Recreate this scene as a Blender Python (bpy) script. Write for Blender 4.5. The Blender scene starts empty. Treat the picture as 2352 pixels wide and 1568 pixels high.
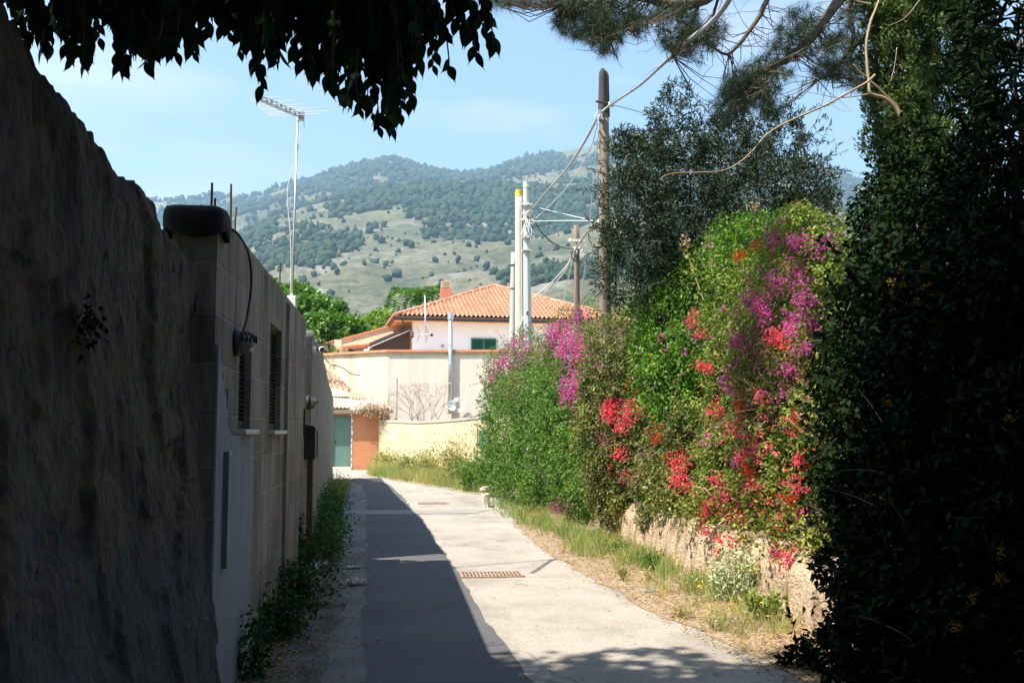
import bpy, math, random
import numpy as np
from mathutils import Vector, Matrix
random.seed(7); RNG = np.random.default_rng(7)
SC = bpy.context.scene; COL = SC.collection
R = math.radians
# ------------------------------------------------------------ camera
FPX = 2292.0
PITCH = math.atan(201/FPX); YAW = math.atan(276*math.cos(PITCH)/FPX); EYE = 1.7
cam = bpy.data.cameras.new('camera'); camo = bpy.data.objects.new('camera', cam); COL.objects.link(camo)
cam.sensor_width = 36; cam.lens = 36*FPX/2352; cam.clip_end = 30000; cam.clip_start = .05
camo.location = (0, 0, EYE); camo.rotation_euler = (math.pi/2+PITCH, 0, -YAW)
SC.camera = camo
cam.dof.use_dof = False
# ------------------------------------------------------------ world, sun, exposure
SUNV = Vector((-.6, -.29, 1)).normalized()
w = bpy.data.worlds.new('World'); SC.world = w; w.use_nodes = True
nt = w.node_tree; nt.nodes.clear()
def N(nt, t, **k):
    n = nt.nodes.new(t)
    for a, b in k.items(): setattr(n, a, b)
    return n
sky = N(nt, 'ShaderNodeTexSky', sky_type='NISHITA', sun_disc=False, sun_elevation=math.asin(SUNV.z), sun_rotation=math.atan2(SUNV.x, SUNV.y) % (2*math.pi), altitude=60, air_density=1.2, dust_density=.6, ozone_density=1.7)
bg = N(nt, 'ShaderNodeBackground'); bg.inputs[1].default_value = .095
tc = N(nt, 'ShaderNodeTexCoord'); mp = N(nt, 'ShaderNodeMapping'); mp.inputs['Scale'].default_value = (1, 1, 3.2)
mp.inputs['Location'].default_value = (.35, .2, .12)
nz = N(nt, 'ShaderNodeTexNoise'); nz.inputs['Scale'].default_value = 4.2; nz.inputs['Detail'].default_value = 7; nz.inputs['Roughness'].default_value = .48
rp = N(nt, 'ShaderNodeValToRGB'); rp.color_ramp.elements[0].position = .50; rp.color_ramp.elements[1].position = .78
rp.color_ramp.elements[1].color = (.6, .6, .6, 1)
mx = N(nt, 'ShaderNodeMixRGB'); mx.inputs[2].default_value = (5.9, 5.4, 6.0, 1)
out = N(nt, 'ShaderNodeOutputWorld'); L = nt.links.new
L(tc.outputs['Generated'], mp.inputs[0]); L(mp.outputs[0], nz.inputs['Vector']); L(nz.outputs[0], rp.inputs[0]); L(rp.outputs[0], mx.inputs[0])
L(sky.outputs[0], mx.inputs[1]); L(mx.outputs[0], bg.inputs[0]); L(bg.outputs[0], out.inputs[0])
sun = bpy.data.lights.new('sun', 'SUN'); sun.energy = 5.0; sun.angle = R(.55); sun.color = (1, .93, .84)
so = bpy.data.objects.new('sun', sun); COL.objects.link(so); so.rotation_euler = SUNV.to_track_quat('Z', 'Y').to_euler()
SC.view_settings.view_transform = 'Standard'; SC.view_settings.look = 'None'; SC.view_settings.exposure = 1.46; SC.view_settings.gamma = 1
try:
    SC.cycles.max_bounces = 8; SC.cycles.diffuse_bounces = 3; SC.cycles.transmission_bounces = 4; SC.cycles.volume_bounces = 0
    SC.cycles.use_denoising = True
except Exception: pass
# ------------------------------------------------------------ projection helpers
_f = np.array([math.sin(YAW)*math.cos(PITCH), math.cos(YAW)*math.cos(PITCH), math.sin(PITCH)])
_r = np.array([math.cos(YAW), -math.sin(YAW), 0.]); _u = np.cross(_r, _f)
def ray(px, py): return _f*FPX + _r*(px-1176) + _u*(784-py)
def P(px, py, Y):
    d = ray(px, py); t = Y/d[1]; return Vector((d[0]*t, Y, EYE+d[2]*t))
def G(px, py, z=0.):
    d = ray(px, py); t = (z-EYE)/d[2]; return Vector((d[0]*t, d[1]*t, z))
def PX(px, py, x):
    d = ray(px, py); t = x/d[0]; return Vector((x, d[1]*t, EYE+d[2]*t))
def proj(p):
    p = np.asarray(p, float)-np.array([0, 0, EYE]); f = p@_f
    return 1176+FPX*(p@_r)/f, 784-FPX*(p@_u)/f
# ------------------------------------------------------------ noise
def _hash(i, j, k):
    h = (i.astype(np.int64)*73856093) ^ (j.astype(np.int64)*19349663) ^ (k.astype(np.int64)*83492791)
    h = (h ^ (h >> 13))*1274126177 & 0x7fffffff
    return (h % 100003)/100003.0
def vnoise(p):
    p = np.atleast_2d(p); i = np.floor(p).astype(np.int64); f = p-i; f = f*f*(3-2*f); r = 0
    for a in (0, 1):
        for b in (0, 1):
            for c in (0, 1):
                wgt = (f[:, 0] if a else 1-f[:, 0])*(f[:, 1] if b else 1-f[:, 1])*(f[:, 2] if c else 1-f[:, 2])
                r = r+wgt*_hash(i[:, 0]+a, i[:, 1]+b, i[:, 2]+c)
    return r
def fbm(p, o=4):
    s = 0; a = .5; p = np.atleast_2d(p).astype(float)
    for k in range(o): s = s+a*vnoise(p); p = p*2.03+17.3; a *= .5
    return s/(1-.5**o)
# ------------------------------------------------------------ materials
def lin(c):
    if isinstance(c, str):
        c = [int(c[i:i+2], 16)/255 for i in (0, 2, 4)]
        c = [x/12.92 if x <= .04045 else ((x+.055)/1.055)**2.4 for x in c]
    return (c[0], c[1], c[2], 1)
def ramp(nt, fac, stops):
    r = N(nt, 'ShaderNodeValToRGB'); cr = r.color_ramp
    while len(cr.elements) < len(stops): cr.elements.new(.5)
    for e, (p, c) in zip(cr.elements, stops): e.position = p; e.color = lin(c)
    nt.links.new(fac, r.inputs[0]); return r.outputs[0]
def coords(nt, scale=(1, 1, 1), src='Object', rot=(0, 0, 0)):
    t = N(nt, 'ShaderNodeTexCoord'); m = N(nt, 'ShaderNodeMapping'); m.inputs['Scale'].default_value = scale; m.inputs['Rotation'].default_value = rot
    nt.links.new(t.outputs[src], m.inputs[0]); return m.outputs[0]
def noise(nt, vec, scale, detail=6, rough=.6):
    n = N(nt, 'ShaderNodeTexNoise'); n.inputs['Scale'].default_value = scale; n.inputs['Detail'].default_value = detail; n.inputs['Roughness'].default_value = rough
    nt.links.new(vec, n.inputs['Vector']); return n.outputs[0]
def mix(nt, fac, a, b, mode='MIX'):
    m = N(nt, 'ShaderNodeMixRGB', blend_type=mode)
    for s, v in ((0, fac), (1, a), (2, b)):
        if isinstance(v, (int, float)): m.inputs[s].default_value = v
        elif isinstance(v, (tuple, list, str)): m.inputs[s].default_value = lin(v)
        else: nt.links.new(v, m.inputs[s])
    return m.outputs[0]
def newmat(name):
    m = bpy.data.materials.new(name); m.use_nodes = True; nt = m.node_tree
    return m, nt, nt.nodes['Principled BSDF']
def bump(nt, bs, h, strength=.5, dist=.02):
    b = N(nt, 'ShaderNodeBump'); b.inputs['Strength'].default_value = strength; b.inputs['Distance'].default_value = dist
    nt.links.new(h, b.inputs['Height']); nt.links.new(b.outputs[0], bs.inputs['Normal'])
def mat(name, stops, scale=3., rough=.85, stretch=(1, 1, 1), bumpk=.3, bdist=.01, metal=0, fine=0, detail=6, fineamt=.25):
    """mottled surface: noise-driven colour ramp, a finer grain over it, and bump"""
    m, nt, bs = newmat(name)
    v = coords(nt, stretch); n = noise(nt, v, scale, detail)
    if len(stops) == 1: stops = [(.3, stops[0]), (.7, tuple(x*.85 for x in lin(stops[0])[:3]))]
    c = ramp(nt, n, stops); h = n
    if fine:
        n2 = noise(nt, coords(nt), fine, 3, .7)
        c = mix(nt, fineamt*2, c, ramp(nt, n2, [(.3, (.55, .55, .55)), (.7, (1.25, 1.25, 1.25))]), 'MULTIPLY'); h = n2
    nt.links.new(c, bs.inputs['Base Color'])
    bs.inputs['Roughness'].default_value = rough; bs.inputs['Metallic'].default_value = metal
    if bumpk: bump(nt, bs, h, bumpk, bdist)
    return m
def leafmat(name, cols, trans=.35, rough=.45, spec=.4, hue=.0):
    m, nt, bs = newmat(name)
    g = N(nt, 'ShaderNodeNewGeometry')
    n = len(cols); c = ramp(nt, g.outputs['Random Per Island'], [(i/(n-1) if n > 1 else 0, x) for i, x in enumerate(cols)])
    nz = noise(nt, coords(nt), 1.6, 3)
    c = mix(nt, .7, c, ramp(nt, nz, [(.35, (.6, .66, .62)), (.65, (1.25, 1.2, 1.0))]), 'MULTIPLY')
    nt.links.new(c, bs.inputs['Base Color']); bs.inputs['Roughness'].default_value = rough
    bs.inputs['Specular IOR Level'].default_value = spec
    if trans:
        t = N(nt, 'ShaderNodeBsdfTranslucent'); nt.links.new(mix(nt, 1., c, (1.3, 1.35, .6), 'MULTIPLY'), t.inputs[0])
        x = N(nt, 'ShaderNodeMixShader'); x.inputs[0].default_value = trans
        nt.links.new(bs.outputs[0], x.inputs[1]); nt.links.new(t.outputs[0], x.inputs[2])
        nt.links.new(x.outputs[0], nt.nodes['Material Output'].inputs[0])
    return m
# ------------------------------------------------------------ object helpers
def tag(o, label=None, cat=None, group=None, kind=None):
    if label: o['label'] = label
    if cat: o['category'] = cat
    if group: o['group'] = group
    if kind: o['kind'] = kind
    return o
def empty(name, loc, label, cat, group=None):
    o = bpy.data.objects.new(name, None); COL.objects.link(o); o.location = loc; o.empty_display_size = .1
    return tag(o, label, cat, group)
def npmesh(name, verts, faces, material, parent=None, smooth=False, local=None):
    """verts (n,3) world coordinates; faces a list of tuples or an (m,k) array"""
    verts = np.asarray(verts, dtype=np.float32).reshape(-1, 3).copy()
    me = bpy.data.meshes.new(name)
    if isinstance(faces, np.ndarray):
        k = faces.shape[1]; nf = len(faces)
        me.vertices.add(len(verts)); me.vertices.foreach_set('co', verts.ravel())
        me.loops.add(nf*k); me.loops.foreach_set('vertex_index', faces.astype(np.int32).ravel())
        me.polygons.add(nf); me.polygons.foreach_set('loop_start', np.arange(0, nf*k, k, dtype=np.int32))
        try: me.polygons.foreach_set('loop_total', np.full(nf, k, dtype=np.int32))
        except Exception: pass
        me.update(calc_edges=True)
    else:
        me.from_pydata([tuple(map(float, v)) for v in verts], [], faces); me.update()
    if smooth: me.polygons.foreach_set('use_smooth', [True]*len(me.polygons))
    if material: me.materials.append(material)
    o = bpy.data.objects.new(name, me); COL.objects.link(o)
    if parent is not None:
        o.parent = parent; T = parent.location.copy(); q = parent.parent
        while q is not None: T += q.location; q = q.parent
        o.location = -T           # meshes are written in world metres; their parents carry no rotation
    return o
class MB:
    def __init__(s): s.v = []; s.f = []
    def add(s, v, f):
        b = len(s.v); s.v += [tuple(map(float, x)) for x in v]; s.f += [tuple(b+i for i in q) for q in f]; return s
    def box(s, c, d, rz=0., rx=0., ry=0.):
        M = Matrix.Rotation(rz, 3, 'Z') @ Matrix.Rotation(ry, 3, 'Y') @ Matrix.Rotation(rx, 3, 'X'); c = Vector(c)
        v = [c+M@Vector((x*d[0]/2, y*d[1]/2, z*d[2]/2)) for x in (-1, 1) for y in (-1, 1) for z in (-1, 1)]
        return s.add(v, [(0, 1, 3, 2), (4, 6, 7, 5), (0, 4, 5, 1), (2, 3, 7, 6), (0, 2, 6, 4), (1, 5, 7, 3)])
    def bb(s, x0, x1, y0, y1, z0, z1): return s.box(((x0+x1)/2, (y0+y1)/2, (z0+z1)/2), (abs(x1-x0), abs(y1-y0), abs(z1-z0)))
    def tube(s, pts, r, n=8, cap=True):
        pts = [Vector(p) for p in pts]; m = len(pts)
        if not hasattr(r, '__len__'): r = [r]*m
        ref = None; rings = []
        for i, p in enumerate(pts):
            t = (pts[min(i+1, m-1)]-pts[max(i-1, 0)]).normalized()
            if ref is None: ref = t.orthogonal().normalized()
            ref = (ref-t*ref.dot(t))
            ref = ref.normalized() if ref.length > 1e-6 else t.orthogonal().normalized()
            b = t.cross(ref)
            rings.append([p+(ref*math.cos(2*math.pi*k/n)+b*math.sin(2*math.pi*k/n))*r[i] for k in range(n)])
        v = [q for g in rings for q in g]; f = []
        for i in range(m-1):
            for k in range(n): f.append((i*n+k, i*n+(k+1) % n, (i+1)*n+(k+1) % n, (i+1)*n+k))
        if cap: f += [tuple(range(n-1, -1, -1)), tuple((m-1)*n+k for k in range(n))]
        return s.add(v, f)
    def prism(s, poly, d):
        """poly: 3-D points of one planar outline; d: extrusion vector"""
        n = len(poly); d = Vector(d); a = [Vector(p) for p in poly]; v = a+[p+d for p in a]
        return s.add(v, [tuple(range(n-1, -1, -1)), tuple(range(n, 2*n))]+[(i, (i+1) % n, n+(i+1) % n, n+i) for i in range(n)])
    def lathe(s, c, prof, n=16, axis=(0, 0, 1), sweep=1.):
        A = Vector(axis).normalized(); q = A.orthogonal().normalized(); b = A.cross(q); c = Vector(c); v = []; f = []; m = len(prof)
        for r_, h in prof:
            for k in range(n):
                a = 2*math.pi*k/n; v.append(c+A*h+(q*math.cos(a)+b*math.sin(a))*r_)
        for i in range(m-1):
            for k in range(n): f.append((i*n+k, i*n+(k+1) % n, (i+1)*n+(k+1) % n, (i+1)*n+k))
        f += [tuple(range(n-1, -1, -1)), tuple((m-1)*n+k for k in range(n))]
        return s.add(v, f)
    def build(s, name, m, parent=None, smooth=False, bevel=0):
        o = npmesh(name, s.v, s.f, m, parent, smooth)
        import bmesh
        bm = bmesh.new(); bm.from_mesh(o.data); bmesh.ops.recalc_face_normals(bm, faces=bm.faces); bm.to_mesh(o.data); bm.free()
        if bevel:
            b = o.modifiers.new('bevel', 'BEVEL'); b.width = bevel; b.segments = 2; b.limit_method = 'ANGLE'
        return o
def spline(pts, n=8):
    pts = [Vector(p) for p in pts]; o = []
    for i in range(len(pts)-1):
        p0, p1, p2, p3 = pts[max(i-1, 0)], pts[i], pts[i+1], pts[min(i+2, len(pts)-1)]
        for k in range(n):
            t = k/n
            o.append(.5*((2*p1)+(p2-p0)*t+(2*p0-5*p1+4*p2-p3)*t*t+(3*p1-p0-3*p2+p3)*t**3))
    return o+[pts[-1]]
# ------------------------------------------------------------ foliage helpers
def unit(a): return a/np.maximum(np.linalg.norm(a, axis=1, keepdims=True), 1e-9)
LEAF4 = np.array([[0, 0, 0], [-.5, .42, .12], [0, 1, -.06], [.5, .42, .12]]); LEAF4F = np.array([[0, 1, 2], [0, 2, 3]])
NEED = np.array([[-.5, 0, 0], [.5, 0, 0], [0, 1, 0]]); NEEDF = np.array([[0, 1, 2]])
_hw = [(.0, .0), (.06, .18), (.2, .4), (.36, .5), (.52, .46), (.68, .32), (.8, .17), (.88, .06), (1.06, 0)]
ELM = np.array([[0, 0, 0]]+[[-x, y, .1*x-.08*y*y] for y, x in _hw[1:-1]]+[[0, 1.06, -.12]]+[[x, y, .1*x-.08*y*y] for y, x in _hw[-2:0:-1]]); ELMF = np.array([[0, i, i+1] for i in range(1, len(ELM)-1)])
def leaves(pos, axis, size, width, tmpl=LEAF4, tf=LEAF4F, nrm=None):
    """one leaf per row of pos: its long axis along `axis`, length size, width size*width"""
    n = len(pos); axis = unit(axis)
    if nrm is None: nrm = RNG.normal(size=(n, 3))
    side = unit(np.cross(axis, nrm)); up = np.cross(side, axis)
    size = np.broadcast_to(size, (n,)); width = np.broadcast_to(width, (n,))
    t = tmpl[None]*np.stack([size*width, size, size], 1)[:, None, :]
    v = pos[:, None, :]+t[..., 0:1]*side[:, None]+t[..., 1:2]*axis[:, None]+t[..., 2:3]*up[:, None]
    f = tf[None]+(np.arange(n)*len(tmpl))[:, None, None]
    return v.reshape(-1, 3), f.reshape(-1, tf.shape[1])
def cat(parts):
    vs = []; fs = []; b = 0
    for v, f in parts: vs.append(v); fs.append(f+b); b += len(v)
    return np.concatenate(vs), np.concatenate(fs)
def shell(ells, n, depth=.35, lump=.3, freq=2.2, inner=.72, zmin=.02):
    """points through the outer shell of a union of lumpy ellipsoids; returns points, outward directions, centres"""
    C = np.array([list(e[0]) for e in ells], float); Q = np.array([e[1] if hasattr(e[1], '__len__') else (e[1],)*3 for e in ells], float)
    a = (Q[:, 0]*Q[:, 1]+Q[:, 1]*Q[:, 2]+Q[:, 0]*Q[:, 2]); pts = []; dirs = []; tot = 0
    while tot < n:
        m = int((n-tot)*1.7)+50
        k = RNG.choice(len(ells), m, p=a/a.sum()); d = unit(RNG.normal(size=(m, 3)))
        base = C[k]+d*Q[k]
        rr = 1+lump*(fbm(base*freq+5, 3)-.5)*2
        cl = fbm(base*freq*3.1+31, 2); rr = rr+lump*.55*(cl-.5)*2; dp = RNG.random(m)**1.6
        rr = rr*(1-depth*dp)
        p = C[k]+d*Q[k]*rr[:, None]
        ok = (p[:, 2] > zmin) & ((cl > .42+.16*RNG.random(m)) | (dp > .45))
        for c, q in zip(C, Q):
            ok &= (((p-c)/q)**2).sum(1) > inner**2*.6
        p = p[ok]; pts.append(p); dirs.append(unit(d[ok]/Q[k][ok])); tot += len(p)
    return np.concatenate(pts)[:n], np.concatenate(dirs)[:n]
def foliage(name, ells, n, size, width, m, parent, droop=.3, out=.8, rnd=.9, up=0., **k):
    p, d = shell(ells, n, **k)
    # leaves gather on sprigs: pull groups of leaves toward shared twig points
    ax = d*out+RNG.normal(size=p.shape)*rnd+np.array([0, 0, up-droop])
    s = size*(.6+.8*RNG.random(len(p)))
    nr = d*.9+np.array([0, 0, .5])+RNG.normal(size=p.shape)*.6
    v, f = leaves(p, ax, s, width, nrm=nr)
    return npmesh(name, v, f, m, parent)
def sprigs(ells, n, length, per, size, width, droop=.2, up=.3, **k):
    """short twigs poking out of the surface with leaves in pairs: ragged outline. returns leaf (v,f) and twig MB"""
    p, d = shell(ells, n, depth=.12, **k); parts = []; mb = MB()
    for a, b in zip(p, d):
        Ln = length*(.5+RNG.random()); dr = unit((b+RNG.normal(size=3)*.45+np.array([0, 0, up]))[None])[0]
        q = [a+dr*Ln*t-np.array([0, 0, droop*Ln*t*t]) for t in np.linspace(0, 1, 5)]
        mb.tube(q, [.004, .003, .003, .002, .001], 3, False)
        t = np.linspace(.1, 1, per); pp = a+dr*Ln*t[:, None]-np.array([0, 0, 1])*(droop*Ln*t*t)[:, None]
        ax = dr*.7+RNG.normal(size=(per, 3))*.7
        parts.append(leaves(pp, ax, size*(.6+.6*RNG.random(per)), width))
    return cat(parts), mb
def flowers(centres, spread, per, size, flat=1.):
    """papery bracts in clusters round given centres: (n,3)"""
    c = np.repeat(np.asarray(centres, float), per, 0); n = len(c)
    off = RNG.normal(size=(n, 3))*spread*.55*np.array([1, .8, 1.]); p = c+off
    ax = unit(off+np.array([0, 0, -.02]))+RNG.normal(size=(n, 3))*.6+np.array([-.4, -.5, .1])
    parts = []
    for k in range(3):
        a = ax+RNG.normal(size=(n, 3))*.6
        parts.append(leaves(p, a, size*(.7+.5*RNG.random(n)), .85))
    return cat(parts)
def branches(parent, name, m, base, tips, r0, seed=0, wob=.12, r1=.006, sides=6):
    mb = MB(); rg = np.random.default_rng(seed); base = Vector(base)
    for t in tips:
        t = Vector(t); d = t-base; n = 6; q = []
        for i in range(n+1):
            s = i/n; o = Vector(rg.normal(size=3))*wob*d.length*.3*math.sin(math.pi*s)
            q.append(base+d*s+o+Vector((0, 0, d.length*.08*math.sin(math.pi*s))))
        q = spline(q, 3); k = len(q); mb.tube(q, [r0*(1-i/(k-1))**.8+r1 for i in range(k)], sides, False)
    return mb.build(name, m, parent, True)
# ============================================================ MATERIALS
M_asph = mat('worn_asphalt', [(.3, (.30, .262, .215)), (.5, (.37, .33, .275)), (.72, (.42, .375, .315))], 1.1, .92, bumpk=.7, bdist=.01, fine=80, fineamt=.5)
def cracked(m, col, amt):
    nt = m.node_tree; bs = nt.nodes['Principled BSDF']; src = bs.inputs['Base Color'].links[0].from_socket
    vo = N(nt, 'ShaderNodeTexVoronoi', feature='DISTANCE_TO_EDGE'); vo.inputs['Scale'].default_value = .55
    t = N(nt, 'ShaderNodeTexCoord'); nz = N(nt, 'ShaderNodeTexNoise'); nz.inputs['Scale'].default_value = 2.; nz.inputs['Detail'].default_value = 8; sc = N(nt, 'ShaderNodeVectorMath', operation='SCALE'); sc.inputs['Scale'].default_value = .7; ad = N(nt, 'ShaderNodeVectorMath', operation='ADD')
    nt.links.new(t.outputs['Object'], nz.inputs['Vector']); nt.links.new(nz.outputs['Color'], sc.inputs[0]); nt.links.new(t.outputs['Object'], ad.inputs[0]); nt.links.new(sc.outputs[0], ad.inputs[1]); nt.links.new(ad.outputs[0], vo.inputs['Vector'])
    msk = ramp(nt, vo.outputs['Distance'], [(.0, (1, 1, 1)), (.014, (0, 0, 0))]); brk = ramp(nt, noise(nt, coords(nt), .8, 3), [(.48, (0, 0, 0)), (.56, (amt, amt, amt))])
    c = mix(nt, mix(nt, 1., msk, brk, 'MULTIPLY'), src, col)
    st = ramp(nt, noise(nt, coords(nt, (1, .35, 1)), .9, 7, .7), [(.33, (.62, .60, .58)), (.50, (1, 1, 1))]); c = mix(nt, .8, c, st, 'MULTIPLY'); nt.links.new(c, bs.inputs['Base Color'])
cracked(M_asph, (.16, .14, .12), .8)
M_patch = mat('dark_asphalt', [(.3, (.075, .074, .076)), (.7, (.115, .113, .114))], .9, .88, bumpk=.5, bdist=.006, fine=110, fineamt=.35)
M_dirt = mat('dry_verge', [(.28, (.22, .13, .07)), (.45, (.34, .24, .14)), (.6, (.40, .31, .21)), (.75, (.24, .15, .085))], 5, 1, bumpk=.8, bdist=.03, fine=45, fineamt=.4)
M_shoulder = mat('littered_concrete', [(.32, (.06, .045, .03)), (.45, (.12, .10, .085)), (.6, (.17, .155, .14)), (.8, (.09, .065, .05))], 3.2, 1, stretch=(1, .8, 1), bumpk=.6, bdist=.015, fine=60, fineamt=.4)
M_soil = mat('garden_soil', [(.3, (.12, .09, .05)), (.7, (.2, .17, .1))], 2, 1, bumpk=.5, bdist=.03)
M_land = mat('land', [(.3, (.15, .15, .07)), (.7, (.28, .26, .15))], .05, 1, bumpk=0)
# ============================================================ SETTING
def sheet(name, poly, z, m, jitter=0., seg=.25):
    pts = []
    n = len(poly)
    for i in range(n):
        a = Vector(poly[i][:2]); b = Vector(poly[(i+1) % n][:2]); k = max(1, int((b-a).length/seg)) if jitter else 1
        for j in range(k):
            p = a+(b-a)*j/k
            if jitter and j: p += Vector(((fbm([[p.x*3, p.y*3, z*50]], 3)[0]-.5)*jitter*2, (fbm([[p.x*3, p.y*3, 9+z]], 3)[0]-.5)*jitter*2))
            pts.append((p.x, p.y, z))
    import bmesh
    bm = bmesh.new(); vs = [bm.verts.new(p) for p in pts]; f = bm.faces.new(vs); bmesh.ops.triangulate(bm, faces=[f])
    bmesh.ops.recalc_face_normals(bm, faces=bm.faces)
    me = bpy.data.meshes.new(name); bm.to_mesh(me); bm.free(); me.materials.append(m)
    if me.polygons[0].normal.z < 0: me.flip_normals()
    o = bpy.data.objects.new(name, me); COL.objects.link(o); o['kind'] = 'structure'; return o
sheet('ground', [(-9000, -3000), (9000, -3000), (9000, 12000), (-9000, 12000)], 0, M_land)
# the road bends left beyond the orange shed
LEFTX = lambda y: -1.0 if y < 13 else -1.0-.0441*(y-13)
far = [G(1150, 1140), G(1080, 1134), G(1000, 1119), G(900, 1103), G(845, 1094)]
road = [(-1.3, -8), (2.9, -8), (2.75, 7.2), (2.5, 9), (2.35, 11), (2.15, 13.5), (2.2, 17), (2.45, 21), (2.85, 25)]+[(p.x, p.y) for p in far[1:]]+[(-.9, 41.8), (-1.0, 42.4), (-9, 42.4), (-9, 36), (-2.2, 35.5), (-2.1, 30), (-1.4, 20), (-1.3, 13)]
sheet('road', road, .008, M_asph, .05)
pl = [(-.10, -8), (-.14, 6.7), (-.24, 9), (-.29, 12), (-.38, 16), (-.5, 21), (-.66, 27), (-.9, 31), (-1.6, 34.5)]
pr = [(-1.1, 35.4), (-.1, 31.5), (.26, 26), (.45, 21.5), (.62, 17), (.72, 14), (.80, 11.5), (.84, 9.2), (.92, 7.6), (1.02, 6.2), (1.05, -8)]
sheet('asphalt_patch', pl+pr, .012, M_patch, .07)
M_side2 = mat('grey_trench', [(.3, (.24, .22, .2)), (.7, (.31, .29, .265))], 1.3, .95, bumpk=.4, bdist=.006, fine=90, fineamt=.4)
sheet('trench_patch', [(-1.75, 20.4), (.2, 20.2), (1.7, 20.3), (2.1, 21.1), (.7, 21.2), (-1.8, 21.4)], .016, M_side2, .06)
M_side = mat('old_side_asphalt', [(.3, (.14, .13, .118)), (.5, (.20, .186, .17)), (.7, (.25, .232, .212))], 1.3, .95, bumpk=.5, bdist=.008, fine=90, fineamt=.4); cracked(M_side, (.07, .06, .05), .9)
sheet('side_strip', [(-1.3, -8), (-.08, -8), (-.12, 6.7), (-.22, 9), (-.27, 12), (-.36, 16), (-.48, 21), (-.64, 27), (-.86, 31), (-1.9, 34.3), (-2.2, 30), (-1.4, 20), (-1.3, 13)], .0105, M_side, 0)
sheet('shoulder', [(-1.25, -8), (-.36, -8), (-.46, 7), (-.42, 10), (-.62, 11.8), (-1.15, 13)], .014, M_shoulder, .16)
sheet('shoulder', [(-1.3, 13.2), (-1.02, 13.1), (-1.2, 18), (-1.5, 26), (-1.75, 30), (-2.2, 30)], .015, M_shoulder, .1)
sheet('verge', [(3.75, -8), (3.75, 18.5), (3.0, 22), (2.2, 18.5), (2.1, 14), (2.3, 11.3), (2.36, 9.6), (2.6, 8.1), (2.75, 7), (2.95, -8)], .0135, M_dirt, .14)
sheet('verge', [(p.x, p.y) for p in far]+[(-1.0, 41.6), (-.55, 43), (1.0, 40), (2.3, 36), (3.2, 31), (4, 28), (3.8, 22), (3.2, 22)], .0135, M_dirt, .12)
sheet('garden_terrace', [(3.65, -8), (30, -8), (30, 30), (4.2, 30), (3.65, 19)], .56, M_soil)

# ------------------------------------------------------------ mountains
def ipx(pts, x): return np.interp(x, [p[0] for p in pts], [p[1] for p in pts])
SKYL = [(-800, 470), (0, 470), (340, 462), (480, 452), (590, 446), (680, 418), (760, 394), (830, 376), (895, 362), (960, 380), (1040, 404), (1120, 395), (1180, 370), (1260, 352), (1340, 340), (1420, 322), (1490, 298), (1560, 306), (1640, 318), (1740, 350), (1850, 372), (1940, 395), (2100, 470), (2500, 520), (3600, 560)]
SPUR = [(-800, 820), (200, 760), (420, 680), (540, 552), (640, 492), (760, 457), (850, 440), (1000, 427), (1170, 427), (1300, 425), (1500, 415), (1700, 430), (1900, 470), (2200, 560), (3600, 620)]
YS, YB = 1900., 3300.
cols = np.arange(-700, 3300, 9.); rows = np.concatenate([np.linspace(350, YS, 90), np.linspace(YS+20, YB, 70)[0:], np.linspace(YB+50, 4600, 14)])
Cx, Ry = np.meshgrid(cols, rows)
def zof(pxv, pyv, Y):
    d = ray(0, 0)[None]*0+_f*FPX+_r*(pxv.ravel()[:, None]-1176)+_u*(784-pyv.ravel()[:, None])
    t = Y.ravel()/d[:, 1]; return (d[:, 0]*t), (EYE+d[:, 2]*t)
xx, _z = zof(Cx, Cx*0+600, Ry)
_, zs = zof(Cx, ipx(SPUR, Cx), Cx*0+YS); _, zb = zof(Cx, ipx(SKYL, Cx), Cx*0+YB)
yy = Ry.ravel(); t1 = np.clip((yy-350)/(YS-350), 0, 1); t2 = np.clip((yy-YS)/(YB-YS), 0, 1); t3 = np.clip((yy-YB)/1300, 0, 1)
zz = np.where(yy <= YS, zs*t1**1.12, zs+(zb-zs)*(t2**1.25)-70*np.sin(math.pi*t2)**2*(t2 < .5))
zz = zz*(1-t3*.75)
pn = np.stack([xx, yy, 0*xx], 1)
rid = 1-np.abs(fbm(pn/420., 5)-.5)*2
amp = np.sin(math.pi*np.clip(t1, 0, 1))**.8*95*(yy < YS)+np.sin(math.pi*t2)*110*(yy >= YS)
zz = zz+amp*(rid-.78)+(fbm(pn/60., 4)-.5)*14*np.clip(t1*3, 0, 1)
HV = np.stack([xx, yy, zz], 1); nr_, nc_ = Cx.shape
ii = (np.arange(nr_-1)[:, None]*nc_+np.arange(nc_-1)[None]).ravel(); HF = np.stack([ii, ii+1, ii+nc_+1, ii+nc_], 1)
M_hill, nth, bsh = newmat('mountain_scrub')
vv = coords(nth, (1, 1, 1)); n1 = noise(nth, vv, .006, 8, .62); n2 = noise(nth, vv, .075, 9, .75); n3 = noise(nth, coords(nth, (1, .5, 2.)), .012, 9, .75)
c1 = ramp(nth, n1, [(.36, (.095, .105, .055)), (.5, (.165, .162, .09)), (.64, (.225, .205, .13))])
c1 = mix(nth, .8, c1, ramp(nth, n2, [(.40, (.35, .48, .38)), (.5, (.9, .92, .88)), (.6, (1.3, 1.2, 1.1))]), 'MULTIPLY')
rk = ramp(nth, n3, [(.56, (0, 0, 0)), (.66, (1, 1, 1))])
c1 = mix(nth, rk, c1, (.34, .31, .27)); nth.links.new(c1, bsh.inputs['Base Color']); bsh.inputs['Roughness'].default_value = 1
bump(nth, bsh, n2, 1., 9.)
o = npmesh('hills', HV, HF, M_hill, None, False); o['kind'] = 'structure'
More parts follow.
